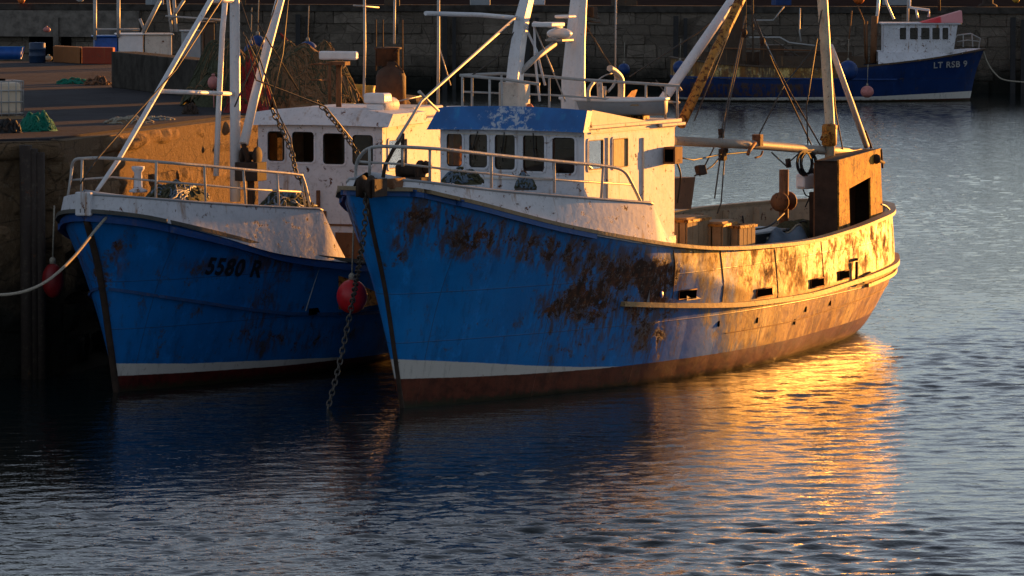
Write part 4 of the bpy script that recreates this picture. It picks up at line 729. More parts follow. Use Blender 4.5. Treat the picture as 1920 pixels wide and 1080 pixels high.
for side in (1, -1):
    for u in US:
        b = float(HB.bd((u - HB.d0) / (HB.d1 - HB.d0))); s0 = float(HB.sheer_u(u)); t0 = float(ztB(u)) if u < 3.30 else float(np.interp(u, [3.30, 3.80], [ztB(3.30), s0 + .03]))
        V += [(u, side * max(b - .03, 0), s0 - .01), (u, side * max(b - .05 - .07 * min(1, (t0 - s0) / .4 + .1), .02), t0)]
n = len(US)
for k in range(2):
    for i in range(n - 1): a = (k * n + i) * 2; F.append((a, a + 1, a + 3, a + 2))
wb.add(V, F, True); wb.build('whaleback_side', M['white'], B)
wt = MB(); k0 = [i for i in range(n) if US[i] <= 3.32]; V = []; F = []
for i in k0: e = wb.v[i * 2 + 1]; V += [e, (e[0], 0, e[2] + .07), (e[0], -e[1], e[2])]
for i in range(len(k0) - 1): a = i * 3; F += [(a, a + 1, a + 4, a + 3), (a + 1, a + 2, a + 5, a + 4)]
wt.add(V, F, True); a = (len(k0) - 1) * 3; wt.add([V[a], V[a+1], V[a+2], (V[a+2][0], V[a+2][1], 1.9), (V[a+2][0], V[a+2][1] * .85, 1.05), (V[a][0], V[a][1] * .85, 1.05), (V[a][0], V[a][1], 1.9)], [(0, 1, 2, 3, 4, 5, 6)])
wt.tube([wb.v[i * 2 + 1] for i in k0], .02, 6); wt.build('whaleback_deck', M['grey'], B)
tp = [FB.V(*q) for q in ((132, 340, -.85), (138, 303, -.7), (160, 297, -.5), (210, 297, .0), (300, 304, .75), (385, 311, 1.05), (470, 319, 1.3), (555, 327, 1.5), (568, 335, 1.52), (582, 388, 1.55))]
rails(B, smooth_path(tp), [(FB.V(x, y0, v), FB.V(x1, y1, v)) for x, y0, x1, y1, v in ((137, 303, 127, 370, -.75), (154, 299, 152, 368, -.5), (293, 304, 292, 376, .75), (383, 311, 386, 383, 1.05), (456, 318, 461, 384, 1.27), (519, 324, 523, 388, 1.42), (565, 333, 572, 388, 1.5))], .024, name='bow_rail', mids=[FB.V(*q) for q in ((130, 338, -.8), (210, 332, .0), (300, 340, .75), (385, 347, 1.05), (470, 355, 1.3), (572, 360, 1.52))])
# tripod foremast
for pts, r_, nm in (([FB.V(441, 378, 0), FB.V(441, 200, 0), FB.V(440, -20, 0), FB.V(440, -70, 0)], [.085, .085, .08, .07], 'foremast'), ([FB.V(402, -20, 0), FB.V(395, 0, 0), FB.V(300, 165, 0), FB.V(222, 300, 0), FB.V(182, 357, 0)], [.045, .045, .045, .04, .03], 'mast_brace'), ([FB.V(424, -20, -.3), FB.V(417, 60, -.3), FB.V(410, 200, -.3), FB.V(405, 330, -.3)], .045, 'mast_brace'), ([FB.V(536, -40, .3), FB.V(525, 0, .3), FB.V(478, 180, .3), FB.V(457, 270, .3)], .075, 'derrick_boom'), ([FB.V(303, 171, 0), FB.V(440, 176, 0)], .035, 'cross_bar'), ([FB.V(396, 0, 0), FB.V(441, 0, 0)], .05, 'cross_bar')):
    m_ = MB(); m_.tube(pts, r_, 10); m_.build(nm, M['white_clean'], B)
m_ = MB(); c = FB.V(470, 292, .3); m_.lathe(c, [(.03, -.16), (.15, -.14), (.15, -.1), (.07, -.08), (.07, .08), (.15, .1), (.15, .14), (.03, .16)], 12, 'y'); m_.cbox((c[0], c[1], c[2] - .25), (.35, .4, .3)); m_.tube([FB.V(457, 268, .3), FB.V(468, 310, .3)], .05, 6); m_.tube([(c[0], c[1], c[2] - .3), (c[0], c[1], 2.6)], .06, 6); m_.build('winch', M['darkrust'], B, bevel=.01)
m_ = MB(); c = FB.V(259, 330, -.3); m_.lathe((c[0], c[1], c[2] - .25), [(.14, 0), (.14, .03), (.07, .06), (.06, .30), (.10, .36), (.10, .40)], 12); m_.build('bollard', M['white'], B)
for pts in ([(418, -5, .2), (330, 130, .1), (245, 225, .0), (180, 300, -.1), (150, 345, -.2)], [(470, 20, .3), (505, 80, .4), (560, 170, .8)], [(450, 0, .1), (520, 210, .6), (545, 260, .9), (556, 330, 1.45)], [(520, 0, .5), (500, 60, .5), (440, 200, .5)], [(540, 0, .6), (530, 100, .6), (505, 205, .6)], [(455, 60, .2), (480, 150, .4), (610, 200, 1.0), (660, 262, 1.2)], [(441, 30, 0), (480, 110, .3), (505, 200, .6)]):
    w_ = MB(); w_.tube([FB.V(*p) for p in pts], .013, 5); w_.build('rigging_line', M['wire'], B)
cb_ = chain_links(MB(), smooth_path([FB.V(*p) for p in ((510, 205, 1.0), (532, 250, 1.1), (546, 285, 1.3), (556, 325, 1.45), (572, 352, 1.5), (583, 390, 1.55))]), .13, .012); cb_.build('hanging_chain', M['wire'], B)
cb_ = chain_links(MB(), smooth_path([FB.V(*p) for p in ((595, 190, .9), (622, 222, 1.05), (660, 272, 1.2), (672, 290, 1.3))]), .12, .011); cb_.build('hanging_chain', M['wire'], B)
for k, (px, py, v, rx, ry, h) in enumerate(((330, 368, .1, 1.0, .38, .26), (535, 384, .75, .9, .35, .24))):
    c = FB.V(px, py, v); w = FB.w(c); hp = heap(w[0], w[1], w[2] - .08, rx, ry, h, 70, [M['netgreen'], M['netgreen'], M['rope']], 51 + k, R(70), .026)
    tag(hp.build('net_heap', [M['netgreen'], M['netgreen'], M['tarp'], M['rope']]), ('long olive net bundle on the foredeck of the smaller blue boat, left of its foremast', 'dark net bundle on the smaller blue boat\'s foredeck, right of its foremast')[k], 'net')
# wheelhouse
UFb, UAb, ZRb = 7.05, 9.9, 3.84; VNb = FB.U(717, 300, UFb)[1]; VFb = FB.U(484, 300, UFb)[1]
wh = MB(); PFb = lambda a, b: (UFb, a, b); wins = []
for x0, x1, y0, y1 in ((502, 534, 246, 302), (548, 589, 247, 304), (606, 647, 250, 308), (661, 700, 253, 310)):
    p, q = FB.U(x0, (y0 + y1) / 2, UFb), FB.U(x1, (y0 + y1) / 2, UFb); a0, a1 = FB.U((x0 + x1) / 2, y0, UFb), FB.U((x0 + x1) / 2, y1, UFb); wins.append((p[1], a1[2], q[1], a0[2]))
holed(wh, [(VFb, 1.4), (VNb, 1.4), (VNb, ZRb), (VFb, ZRb)], [rrect(*w, .06) for w in wins], PFb, (.06, 0, 0))
PSb = lambda a, b: (a, VNb, b); p, q = FB.V(728, 290, VNb), FB.V(762, 290, VNb); a0, a1 = FB.V(740, 262, VNb), FB.V(740, 316, VNb); ws = (p[0], a1[2], q[0], a0[2])
holed(wh, [(UFb + .061, 1.1), (UAb, 1.1), (UAb, ZRb), (UFb + .061, ZRb)], [rrect(*ws, .03)], PSb, (0, -.06, 0))
PNb = lambda a, b: (a, VFb, b); holed(wh, [(UFb + .061, 1.1), (UAb, 1.1), (UAb, ZRb), (UFb + .061, ZRb)], [rrect(*ws, .03)], PNb, (0, .06, 0)); wh.box((UAb - .06, VFb + .061, 1.1), (UAb, VNb - .061, ZRb))
W2 = wh.build('wheelhouse', M['white'], B)
for w in wins: window(W2, PFb, (-1, 0, 0), w, .06)
window(W2, PSb, (0, 1, 0), ws, .03); window(W2, PNb, (0, -1, 0), ws, .03)
it = MB(); it.box((UFb + 1.6, VFb + .08, 2.6), (UFb + 1.65, VNb - .9, 3.8)); it.box((UFb + .1, VFb + .1, 2.5), (UFb + .5, VNb - .1, 3.05)); it.box((UFb + .1, VFb + .07, 2.45), (UAb - .1, VNb - .07, 2.49)); it.lathe((UFb + .7, .5, 3.2), [(.20, -.015), (.23, 0), (.20, .015), (.19, 0)], 20, 'x'); it.build('cabin_interior', M['interior'], W2)
cu_ = MB(); cu_.box((UFb + .08, wins[0][0] - .02, wins[0][1] - .02), (UFb + .10, wins[0][0] + .13, wins[0][3])); cu_.build('curtain', M['curtain'], W2)
rf = MB(); n = 12; V = []; F = []
for i in range(n + 1):
    t = i / n; v = VFb - .12 + (VNb - VFb + .28) * t; cr = .10 * (1 - (2 * t - 1)**2) 
    V += [(UFb - .12, v, ZRb - .03 + cr * .2), (UFb + .08, v, ZRb + .18 + cr), (UFb + 1.4, v, ZRb + .18 + cr), (UFb + 1.5, v, ZRb + .002)]
for i in range(n):
    for k in range(4): F.append((i*4 + k, i*4 + (k+1) % 4, i*4 + 4 + (k+1) % 4, i*4 + 4 + k))
F += [(0, 1, 2, 3), (n*4 + 3, n*4 + 2, n*4 + 1, n*4)]; rf.add(V, F); rf.box((UFb + 1.51, VFb - .06, ZRb), (UAb + .1, VNb + .05, ZRb + .06)); rf.build('roof', M['white'], W2)
hb = MB(); hb.box((UFb + 1.6, VFb + .2, ZRb + .061), (UAb + .0, VNb - .15, ZRb + .24)); hb.tube([(UFb + .5, VNb - .3, ZRb + .3), (UFb + 1.1, VNb - .3, ZRb + .3)], .13, 12); hb.build('roof_locker', M['cream'], W2, bevel=.03)
gl = MB(); c = FB.V(755, 225, VNb + .1); gl.box((UFb + .5, VNb + .055, ZRb - .02), (UFb + 1.4, VNb + .12, ZRb + .10)); gl.build('name_board', M['grey'], W2, bevel=.01)
tk = MB(); tk.box((UFb - .022, VFb + .05, 2.16), (UFb - .002, VNb, 2.19)); c = FB.U(598, 385, UFb); tk.cbox((UFb - .03, c[1], c[2]), (.05, .05, .5)); tk.cbox((UFb - .02, c[1] + .03, c[2] - .2), (.03, .22, .22)); tk.build('trim_strip', M['rust'], W2)
dr_ = MB(); dr_.box((UFb - .02, .4, 1.3), (UFb - .003, 1.3, 2.05)); dr_.build('hatch', M['rust'], W2)
r1 = MB(); c = FB.V(635, 104, .3); r1.tube([(c[0], c[1] - .34, c[2]), (c[0], c[1] + .34, c[2])], .10, 4); r1.build('radar_scanner', M['plastic_white'], B, bevel=.03)
r1 = MB(); r1.tube([(c[0], c[1], c[2] - .1), (c[0], c[1], 4.0)], .05, 8); r1.cbox((c[0], c[1], c[2] - .13), (.25, .3, .06)); r1.tube([FB.V(618, 118, .2), FB.V(618, 195, .2)], .03, 6); r1.tube([FB.V(585, 120, .2), FB.V(618, 120, .2), FB.V(618, 195, .2)], .02, 6); r1.tube([FB.V(585, 150, .2), FB.V(618, 150, .2)], .015, 6); r1.build('radar_post', M['rust'], B)
r1 = MB(); c = FB.V(708, 184, .9); r1.cbox(c, (.35, .38, .17)); r1.cbox((c[0], c[1], c[2] - .19), (.3, .3, .2)); r1.build('radar_unit', M['plastic_white'], B, bevel=.04)
for pts, r_ in (([(683, -10, .6), (684, 90, .6), (682, 182, .6)], .022), ([(740, -10, .9), (739, 82, .9)], .02), ([(822, -10, 1.2), (822, 95, 1.2), (821, 195, 1.2)], .025), ([(663, 10, .6), (710, 14, .6)], .014), ([(787, 170, 1.2), (825, 212, 1.3)], .014), ([(745, 190, 1.0), (790, 180, 1.1)], .012), ([(824, 90, 1.2), (845, 160, 1.2)], .010)):
    w_ = MB(); w_.tube([FB.V(*p) for p in pts], r_, 6); w_.build('whip_aerial', M['rail'], B)
fn = MB(); c = FB.V(733, 200, -.1); sc_ = 1 / 112.
fn.lathe((c[0], c[1], c[2]), [(.26, 0), (.26, .52), (.22, .62), (.10, .70), (.09, .78)], 20); fn.lathe((c[0] + .1, c[1] - .1, c[2]), [(.20, .7), (.20, .98), (.24, .99), (.24, 1.02)], 14); fn.tube(smooth_path([(c[0], c[1] + .14, c[2] + .98), (c[0], c[1] + .02, c[2] + .85), (c[0], c[1] + .12, c[2] + .72), (c[0], c[1] + .24, c[2] + .58)]), .02, 6)
for a in (-.28, -.15, .22): fn.tube([(c[0], c[1] + a, c[2] + .62), (c[0], c[1] + a, c[2] + 1.5)], .012, 5)
fn.build('exhaust_stack', M['stack'], B)
rn = MB(); P0 = FB.w(FB.V(208, 398, .25)); rn.tube([tuple(P0)] + [tuple(D(x, y, d)) for x, y, d in smooth_path([(208, 398, P0[1]), (180, 430, 70.0), (140, 480, 68.5), (95, 522, 67), (50, 545, 65.5), (0, 553, 64), (-60, 548, 62)])][1:], .022, 7); tag(rn.build('mooring_rope', M['rope']), 'pale mooring rope curving from the smaller boat\'s bow towards the left edge', 'rope')
rn = MB(); rn.tube([FB.V(208, 400, .25), FB.V(196, 395, -.1), FB.V(190, 380, -.2)], .02, 6); rn.build('rope_end', M['rope'], B)
fender(D(99, 526, 73.0), .17, M['dark_red'], 'dark red oval fender between the smaller boat\'s bow and the quay', 'fender', 1.6)

# ------------------------------------------------------------ BOAT 3: the boat along the far quay
DC = 199.0; sC = FOC / DC
bow = G(1818, 189, 0); FC = Frame(bow, 178)      # u points to the left of the picture, v away from the camera
Cb = boat_root('harbour_boat', FC, 'navy blue boat with red canopy over its white wheelhouse, alongside the far quay', 'fishing boat', 'moored fishing boats')
deckC = [(-.62, 0), (-.5, .2), (0, .75), (1, 1.3), (2.5, 1.8), (5, 2.1), (8, 2.1), (10.5, 1.9), (12, 1.4), (12.6, .7), (12.8, 0)]; wlC = [(0, .02), (1, .5), (2.5, 1.1), (5, 1.7), (8, 1.75), (10.5, 1.4), (12, .7), (12.4, 0)]
SHC = [(-.62, 2.22), (1.7, 1.83), (3.7, 1.6), (5, 1.5), (8, 1.5), (10.5, 1.62), (12.8, 1.85)]
HC = Hull(FC, deckC, wlC, SHC, [(-.5, .1), (0, 0), (1.2, -.25), (2.3, -.64)], [(-.5, 12), (0, 12.4), (.8, 12.8), (1.9, 12.8)], (2.2, 1.2))
matC = hull_material('harbour_boat_paint', (.003, .028, .13), (.002, .02, .10), (.09, .012, .01), (.09, .07, .05))
sh = HC.shell(70, 24); V = np.array(sh.v); u, z = V[:, 0], V[:, 2]; sh.attrs = {'h1': z - np.interp(u, [0, 4, 12], [.42, .24, .16]), 'h2': z - np.interp(u, [0, 4, 12], [.12, .08, .06]), 'rb': .30 * np.clip((u - 5) / 3, 0, 1) * (np.abs(z - .5) < .3) + .02, 'wn': np.where((z > 1.0), np.interp(u, [4.2, 6], [-1.2, 1.1]), -1.2)}
sh.build('hull', matC, Cb)
g = MB()
for sd_ in (1, -1): HC.rail(g, 0, 1, .02, 0, .07, .07, 80, sd_, inset=.05)
g.build('gunwale', M['dimbrown'], Cb)
g = MB()
for sd_ in (1, -1): HC.rail(g, HC.xu(3.2, .9), 1, .02, 0, .05, .06, 60, sd_, lambda u: .93 + .01 * u)
g.build('rubbing_strake', M['buoy_blue'], Cb)
def text_flat(parent, txt, P, size, du, mat, back=1):
    cu = bpy.data.curves.new('t', 'FONT'); cu.body = txt; cu.size = size; cu.space_character = 1.1; cu.offset = .008
    to = bpy.data.objects.new('t', cu); COL.objects.link(to); me = bpy.data.meshes.new_from_object(to.evaluated_get(bpy.context.evaluated_depsgraph_get())); mb = MB(); V = []; bm = bmesh.new(); bm.from_mesh(me); bmesh.ops.remove_doubles(bm, verts=bm.verts, dist=.0005); bmesh.ops.triangulate(bm, faces=bm.faces, quad_method='BEAUTY', ngon_method='BEAUTY'); bm.to_mesh(me); bm.free()
    for v in me.vertices:
        u = P[0] - v.co.x; z = P[1] + v.co.y + du * v.co.x; x = HC.xu(u, z); V.append(HC.at(x, z, -1) + [0, -.06, 0])
    mb.add(V, [tuple(f.vertices) for f in me.polygons]); bpy.data.objects.remove(to); return mb.build('lettering', mat, parent)
c = FC.V(1750, 128, -1.4); text_flat(Cb, 'LT RSB 9', (c[0] - .0, c[2]), .36, .04, M['letter'])
# NB v points away from the camera here: the side in view is v < 0
q = lambda x, y, v=-1.2: FC.V(x, y, v)
wbC = MB(); V = []; F = []; us_ = np.linspace(-.45, 4.0, 24)
for side in (1, -1):
    for u in us_:
        b = float(HC.bd((u - HC.d0) / (HC.d1 - HC.d0))); s0 = float(HC.sheer_u(u)); t0 = s0 + np.interp(u, [-.5, 0, 2, 4], [.04, .12, .30, .55]); V += [(u, side * max(b - .04, 0), s0), (u, side * max(b - .25, 0), t0)]
n = len(us_)
for k in range(2):
    for i in range(n - 1): a = (k * n + i) * 2; F.append((a, a + 1, a + 3, a + 2))
F += [(i * 2 + 1, (i + 1) * 2 + 1, 2 * n + (i + 1) * 2 + 1, 2 * n + i * 2 + 1) for i in range(n - 1)]
wbC.add(V, F, True); wbC.build('whaleback', M['white'], Cb)
u0, u1 = q(1800, 60)[0], q(1657, 60)[0]; z1 = q(1700, 46)[2]
wh = MB(); PSc = lambda a, b: (a, -1.2, b); wl_ = []
for x0, x1 in ((1687, 1699), (1706, 1721), (1727, 1743), (1748, 1762), (1767, 1778)): a = q(x0, 74), q(x1, 52); wl_.append((a[1][0], a[0][2], a[0][0], a[1][2]))
holed(wh, [(u0 + .27, 2.12), (u0 + 1.6, 1.72), (u1, 1.5), (u1, z1), (u0 + .1, z1)], [rrect(*w, .04) for w in wl_], PSc, (0, .05, 0))
wh.hexa([(u0 + .27, -1.149, 2.12), (u0 + .32, -1.149, 2.12), (u0 + .32, 1.1, 2.12), (u0 + .27, 1.1, 2.12), (u0 + .1, -1.149, z1), (u0 + .15, -1.149, z1), (u0 + .15, 1.1, z1), (u0 + .1, 1.1, z1)]); wh.box((u1 - .05, -1.149, 1.3), (u1, 1.1, z1)); wh.box((u0 + .3, 1.101, 2.0), (u1, 1.15, z1)); wh.box((u0 + .4, -1.0, 2.3), (u1 - .1, 1.05, 2.32))
W3 = wh.build('wheelhouse', M['white'], Cb)
for w in wl_: window(W3, PSc, (0, -1, 0), w, .04, fw=.03)
window(W3, lambda a, b: (u0 + .22 - (b - 2.9) * .2, a, b), (-1, 0, .1), (-1.0, 2.6, -.1, 3.05), .04, fw=.03); window(W3, lambda a, b: (u0 + .22 - (b - 2.9) * .2, a, b), (-1, 0, .1), (.05, 2.6, .95, 3.05), .04, fw=.03)
rf = MB(); rf.box((u0 - .05, -1.3, z1 + .001), (u1 + .12, 1.25, z1 + .07)); rf.build('roof', M['white'], W3, bevel=.02)
cn = MB(); um = q(1728, 46)[0]; V = []; 
for t in np.linspace(0, 1, 9): uu = um + (u0 - .1 - um) * t; hgt = .5 * t; V += [(uu, -1.32, z1 + .075), (uu, -.8, z1 + .08 + hgt), (uu, .8, z1 + .08 + hgt), (uu, 1.27, z1 + .075)]
F = []
for i in range(8):
    for k in range(3): F.append((i*4 + k, i*4 + k + 1, i*4 + 5 + k, i*4 + 4 + k))
F += [(32, 33, 34, 35)]; cn.add(V, F)
ct = NT('faded_red_canopy'); cx_ = ct.sep()[0]; ct.set('Base Color', ct.mix(ct.ss(cx_, u0 + .75, u0 + .85), (.62, .25, .25), (.62, .012, .02))); ct.set('Roughness', .7); ct.bump(ct.noise(6), .3, .03); cn.build('canopy', ct.m, W3)
bp = lambda pts, r_, nm, mt, n_=6: (lambda m_: (m_.tube([q(*p) for p in pts], r_, n_), m_.build(nm, M[mt], Cb)))(MB())
bp([(1835, 90, 0), (1838, 72, 0), (1820, 63, -.3), (1795, 66, -.7), (1785, 80, -.9)], .03, 'bow_rail', 'rail'); bp([(1822, 63, -.3), (1824, 88, -.3)], .025, 'bow_rail_post', 'rail'); bp([(1806, 64, -.5), (1806, 88, -.5)], .025, 'bow_rail_post', 'rail'); bp([(1836, 78, 0), (1815, 75, -.4), (1795, 78, -.7)], .02, 'bow_rail_wire', 'rail')
bp([(1648, -20, 0), (1646, 18, 0), (1643, 42, 0)], .07, 'mast', 'plastic_white'); bp([(1657, -20, 0), (1662, 4, 0), (1676, 36, 0)], .05, 'mast_brace', 'plastic_white'); bp([(1703, -20, 0), (1702, 40, 0)], .05, 'mast', 'rail')
bp([(1706, -10, 0), (1706, 14, 0), (1742, 19, 0), (1741, 32, 0)], .06, 'roof_frame', 'plastic_white'); bp([(1717, 16, 0), (1721, 34, 0)], .05, 'roof_frame', 'plastic_white'); bp([(1761, -20, 0), (1761, 20, 0)], .06, 'mast', 'darkrust')
hp = heap(0, 0, 0, .6, .4, .25, 30, [M['netbrown'], M['netgreen']], 77); hp.v = [tuple(FC.w((q(1665, 114)[0] + a, -1.0 + b, 1.45 + c))) for a, b, c in hp.v]; tag(hp.build('net_heap', [M['netbrown'], M['netgreen']]), 'small net bundle on the navy boat, just behind its white wheelhouse', 'net')
# after part: lining, gantry, cabin block
ins = MB(); ins.box((5.0, 1.3, .9), (11.5, 1.36, 2.05)); ins.box((4.6, -1.75, 1.4), (8.3, -1.68, 1.95)); ins.build('shelter_side', M['dimbrown'], Cb)
dkC = MB(); dkC.add([HC.at(x, 1.0, 1) for x in np.linspace(.03, .99, 30)] + [HC.at(x, 1.0, -1) for x in np.linspace(.03, .99, 30)], [(i, i + 1, 31 + i, 30 + i) for i in range(29)]); dkC.build('deck', M['deck'], Cb)
bx = MB(); a, b = q(1398, 110, -.9), q(1350, 20, -.9); bx.box((a[0], -.9, 1.0), (b[0], -.6, b[2])); bx.tube([q(1395, 115), q(1396, -10)], .12, 4); bx.tube([q(1412, 115), q(1411, -10)], .05, 6); bx.build('gantry', M['dimbrown'], Cb, bevel=.02)
for pts, r_, mt in (([(1395, 40), (1520, 120)], .02, 'wire'), ([(1412, 30), (1445, 100), (1490, 195)], .03, 'rail'), ([(1500, 15), (1499, 60), (1502, 78)], .03, 'rail'), ([(1412, 38), (1450, 38), (1470, 12)], .03, 'rail'), ([(1405, 70), (1462, 70), (1480, 80), (1530, 86)], .035, 'rail'), ([(1343, 90), (1560, 96)], .03, 'rust'), ([(1608, 10), (1620, 40), (1622, 110)], .03, 'rust'), ([(1590, 95), (1597, 20)], .03, 'rust'), ([(1640, 30), (1637, 118)], .14, 'rust'), ([(1625, 40), (1625, 120)], .05, 'rust')): bp(pts, r_, 'deck_pipe', mt)
cl = MB(); c = q(1560, 112, -.8); cl.lathe((c[0], c[1], 1.0), [(.5, -.5), (.5, -.45), (.22, -.4), (.22, .4), (.5, .45), (.5, .5)], 16, 'y'); cl.v = [(x, y, z + .55) for x, y, z in cl.v]; cl.build('deck_winch', M['darkrust'], Cb)
cl = MB(); a, b = q(1470, 120, -.2), q(1425, 84, -.2); cl.box((a[0], -.6, 1.0), (b[0], .6, b[2])); cl.build('deck_hatch', M['dimbrown'], Cb, bevel=.03)
for px, hh_, r_ in ((1480, 1.0, .22), (1503, .85, .25), (1535, 1.15, .18)): cl = MB(); c = q(px, 110, -.5); cl.lathe((c[0], c[1], 1.0), [(r_, 0), (r_ * 1.05, hh_ * .8), (r_ * .7, hh_), (.05, hh_ * 1.02)], 12); cl.build('deck_drum', M['darkrust'], Cb)
mo = MB(); mo.tube(smooth_path([tuple(FC.w(q(*p, 0))) for p in ((1844, 96), (1852, 118), (1866, 138), (1884, 150), (1930, 155))]), .03, 6); tag(mo.build('mooring_rope', M['rope']), 'thin rope sagging from the navy boat\'s bow to the right edge of the photo', 'rope')
for k, (px, py, r_, mt, lab) in enumerate(((1590, 132, .42, 'buoy_blue', 'large blue round buoy hanging amidships on the navy boat\'s side'), (1275, 127, .3, 'buoy_blue', 'blue buoy at the navy boat\'s stern behind the derrick poles'), (1170, 130, .26, 'buoy_blue', 'dim blue buoy by the far wall above the large trawler\'s roof rail'))):
    e_ = fender(D(px, py, 197.0 if k < 2 else 203), r_, M[mt], lab, 'buoy', 1.0); e_['group'] = 'blue buoys on the far side'
fender(D(1626, 172, 196.8), .28, M['pink'], 'faded pink fender floating beside the navy boat\'s waterline', 'fender', .9)
# ------------------------------------------------------------ quays
EL = np.array([-26.0, 63.6]); E0 = np.array([-7.05, 74.1]); EM = np.array([-5.05, 82.3]); E1 = np.array([-1.8, 95.4]); E2 = np.array([-9.9, 121.0])
ZQ = 3.75
def quay_face(name, a, b, ztop, mat, lab, ch=.56, bl=(1.0, 1.9), jit=.05, seed=3, zb=-.6, thick=.5, cope=.0, rough=True):
    rg = np.random.default_rng(seed); a = np.array(a); b = np.array(b); L = np.linalg.norm(b - a); d = (b - a) / L; n = np.array([d[1], -d[0]]); mb = MB(); rnd = []
    def blk(s0, s1, z0, z1, o):
        P = []
        for z in (z0, z1):
            for s_, m_ in ((s0, o), (s1, o), (s1, -thick), (s0, -thick)): p = a + d * s_ + n * m_; P.append((p[0] + rg.normal(0, .018), p[1] + rg.normal(0, .018), z + (rg.normal(0, .012) if z < ztop - .01 else 0)))
        r = rg.uniform(0, 1)**.8
        if not rough: mb.hexa(P); rnd.extend([r] * 8); return
        P = [np.array(p) for p in P]; nx_, nz_ = 12, 7; V = []; sd = rg.uniform(0, 90); n3 = np.array([n[0], n[1], 0])
        for j in range(nz_ + 1):
            for i in range(nx_ + 1):
                a_, b_ = i / nx_, j / nz_; q_ = (P[0] * (1 - a_) + P[1] * a_) * (1 - b_) + (P[4] * (1 - a_) + P[5] * a_) * b_
                ed = min(a_, 1 - a_) * (s1 - s0); ed2 = min(b_, 1 - b_) * (z1 - z0); dp = -.14 * math.exp(-min(ed, ed2) / .05)
                dp += .085 * pn.noise((q_[0] * 2.2 + sd, q_[1] * 2.2, q_[2] * 2.6)) + .05 * pn.noise((q_[0] * 7, q_[1] * 7 + sd, q_[2] * 7)); 
                V.append(q_ + n3 * dp + ([0, 0, min(0, dp)] if j == nz_ else 0))
        k = len(V); V += [P[3], P[2], P[7], P[6]]; F = [(j * 13 + i, j * 13 + i + 1, j * 13 + i + 14, j * 13 + i + 13) for j in range(nz_) for i in range(nx_)]
        F += [tuple([k + 2] + [nz_ * 13 + i for i in range(13)] + [k + 3]), tuple([k] + [j * 13 for j in range(nz_ + 1)] + [k + 2]), tuple([k + 1] + [j * 13 + 12 for j in range(nz_ + 1)] + [k + 3])]
        mb.add(V, F); rnd.extend([r] * len(V))
    z = zb; row = 0
    while z < ztop - .1:
        h = ch * rg.uniform(.85, 1.15); z1 = z + h
        if z1 > ztop - .32 and cope: z1 = ztop - .34
        if z1 > ztop - .15: z1 = ztop
        if z >= ztop - .36 and cope: z1 = ztop
        s_ = -rg.uniform(0, .8)
        while s_ < L:
            w = rg.uniform(*bl) * (1.25 if cope and z1 == ztop else 1); s0, s1 = max(s_, 0) + .012, min(s_ + w, L) - .012
            if s1 - s0 > .08: blk(s0, s1, z + .012, z1 - (.012 if z1 < ztop else 0), rg.uniform(-jit, jit) + (cope if z1 == ztop else 0))
            s_ += w
        z = z1
    bk = [a - n * .05, b - n * .05, b - n * (thick - .04), a - n * (thick - .04)]; mb.prism([(p[0], p[1], zb) for p in bk], (0, 0, ztop - zb - .03)); rnd.extend([1.0] * 8)
    mb.attrs = {'rnd': rnd}; o = mb.build(name, mat, bevel=0 if rough else .022); tag(o, lab, 'quay wall'); return o
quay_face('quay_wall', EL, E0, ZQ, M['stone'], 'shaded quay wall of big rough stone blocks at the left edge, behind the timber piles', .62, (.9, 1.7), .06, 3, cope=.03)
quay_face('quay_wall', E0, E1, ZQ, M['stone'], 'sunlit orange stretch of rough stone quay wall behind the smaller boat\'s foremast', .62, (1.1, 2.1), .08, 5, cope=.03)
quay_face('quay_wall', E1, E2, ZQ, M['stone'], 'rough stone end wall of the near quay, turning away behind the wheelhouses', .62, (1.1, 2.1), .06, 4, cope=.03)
gnd = MB(); i_ = .48; gp = [(-26, 63.6 + i_), (E0[0] - i_ * .6, E0[1] + i_ * .5), (E1[0] - i_ * 1.2, E1[1] - .1), (E2[0] - i_, E2[1]), (-70, 126), (-70, 40), (-26, 40)]
gnd.prism([(x, y, ZQ - .9) for x, y in gp], (0, 0, .9 + .004)); struct(gnd.build('quay_ground', M['ground']))
FQ0, FQ1, ZF = np.array([-60, 231.0]), np.array([60, 194.5]), 3.85
def wall_far(): 
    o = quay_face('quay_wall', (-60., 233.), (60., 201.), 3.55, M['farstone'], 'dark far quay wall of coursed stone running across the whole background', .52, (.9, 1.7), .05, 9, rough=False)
    return o
fw_ = wall_far()
dF = (np.array([60., 201.]) - np.array([-60., 233.])); LF = np.linalg.norm(dF); dF /= LF; nF = np.array([dF[1], -dF[0]])
FW_ = Frame((-60, 233, 0), math.degrees(math.atan2(dF[1], dF[0])))       # u along the wall, v towards the camera
def onwall(px, py, v=0.0): return FW_.V(px, py, v)
def wfar(p): return tuple(FW_.w(p))
cp_ = MB(); cp_.prism([wfar((0, .12, 3.56)), wfar((LF, .12, 3.56)), wfar((LF, -1.2, 3.56)), wfar((0, -1.2, 3.56))], (0, 0, .30)); cp_.build('coping', M['darkconcrete'], None); co_ = bpy.data.objects['coping']; co_.parent = fw_
tb_ = MB(); tb_.prism([wfar((0, .35, 2.3)), wfar((44, .35, 2.3)), wfar((44, .14, 2.3)), wfar((0, .14, 2.3))], (0, 0, 1.24)); o = tb_.build('concrete_beam', M['concrete']); o.parent = fw_
for x0, x1, y0, y1 in ((55, 98, 48, 100), (115, 133, 47, 90)):
    a, b = onwall(x0, y1, .09), onwall(x1, y0, .09); m_ = MB(); m_.prism([wfar((a[0], .10, .4)), wfar((b[0], .10, .4)), wfar((b[0], .06, .4)), wfar((a[0], .06, .4))], (0, 0, 1.9)); o = m_.build('recess', M['black']); o.parent = fw_
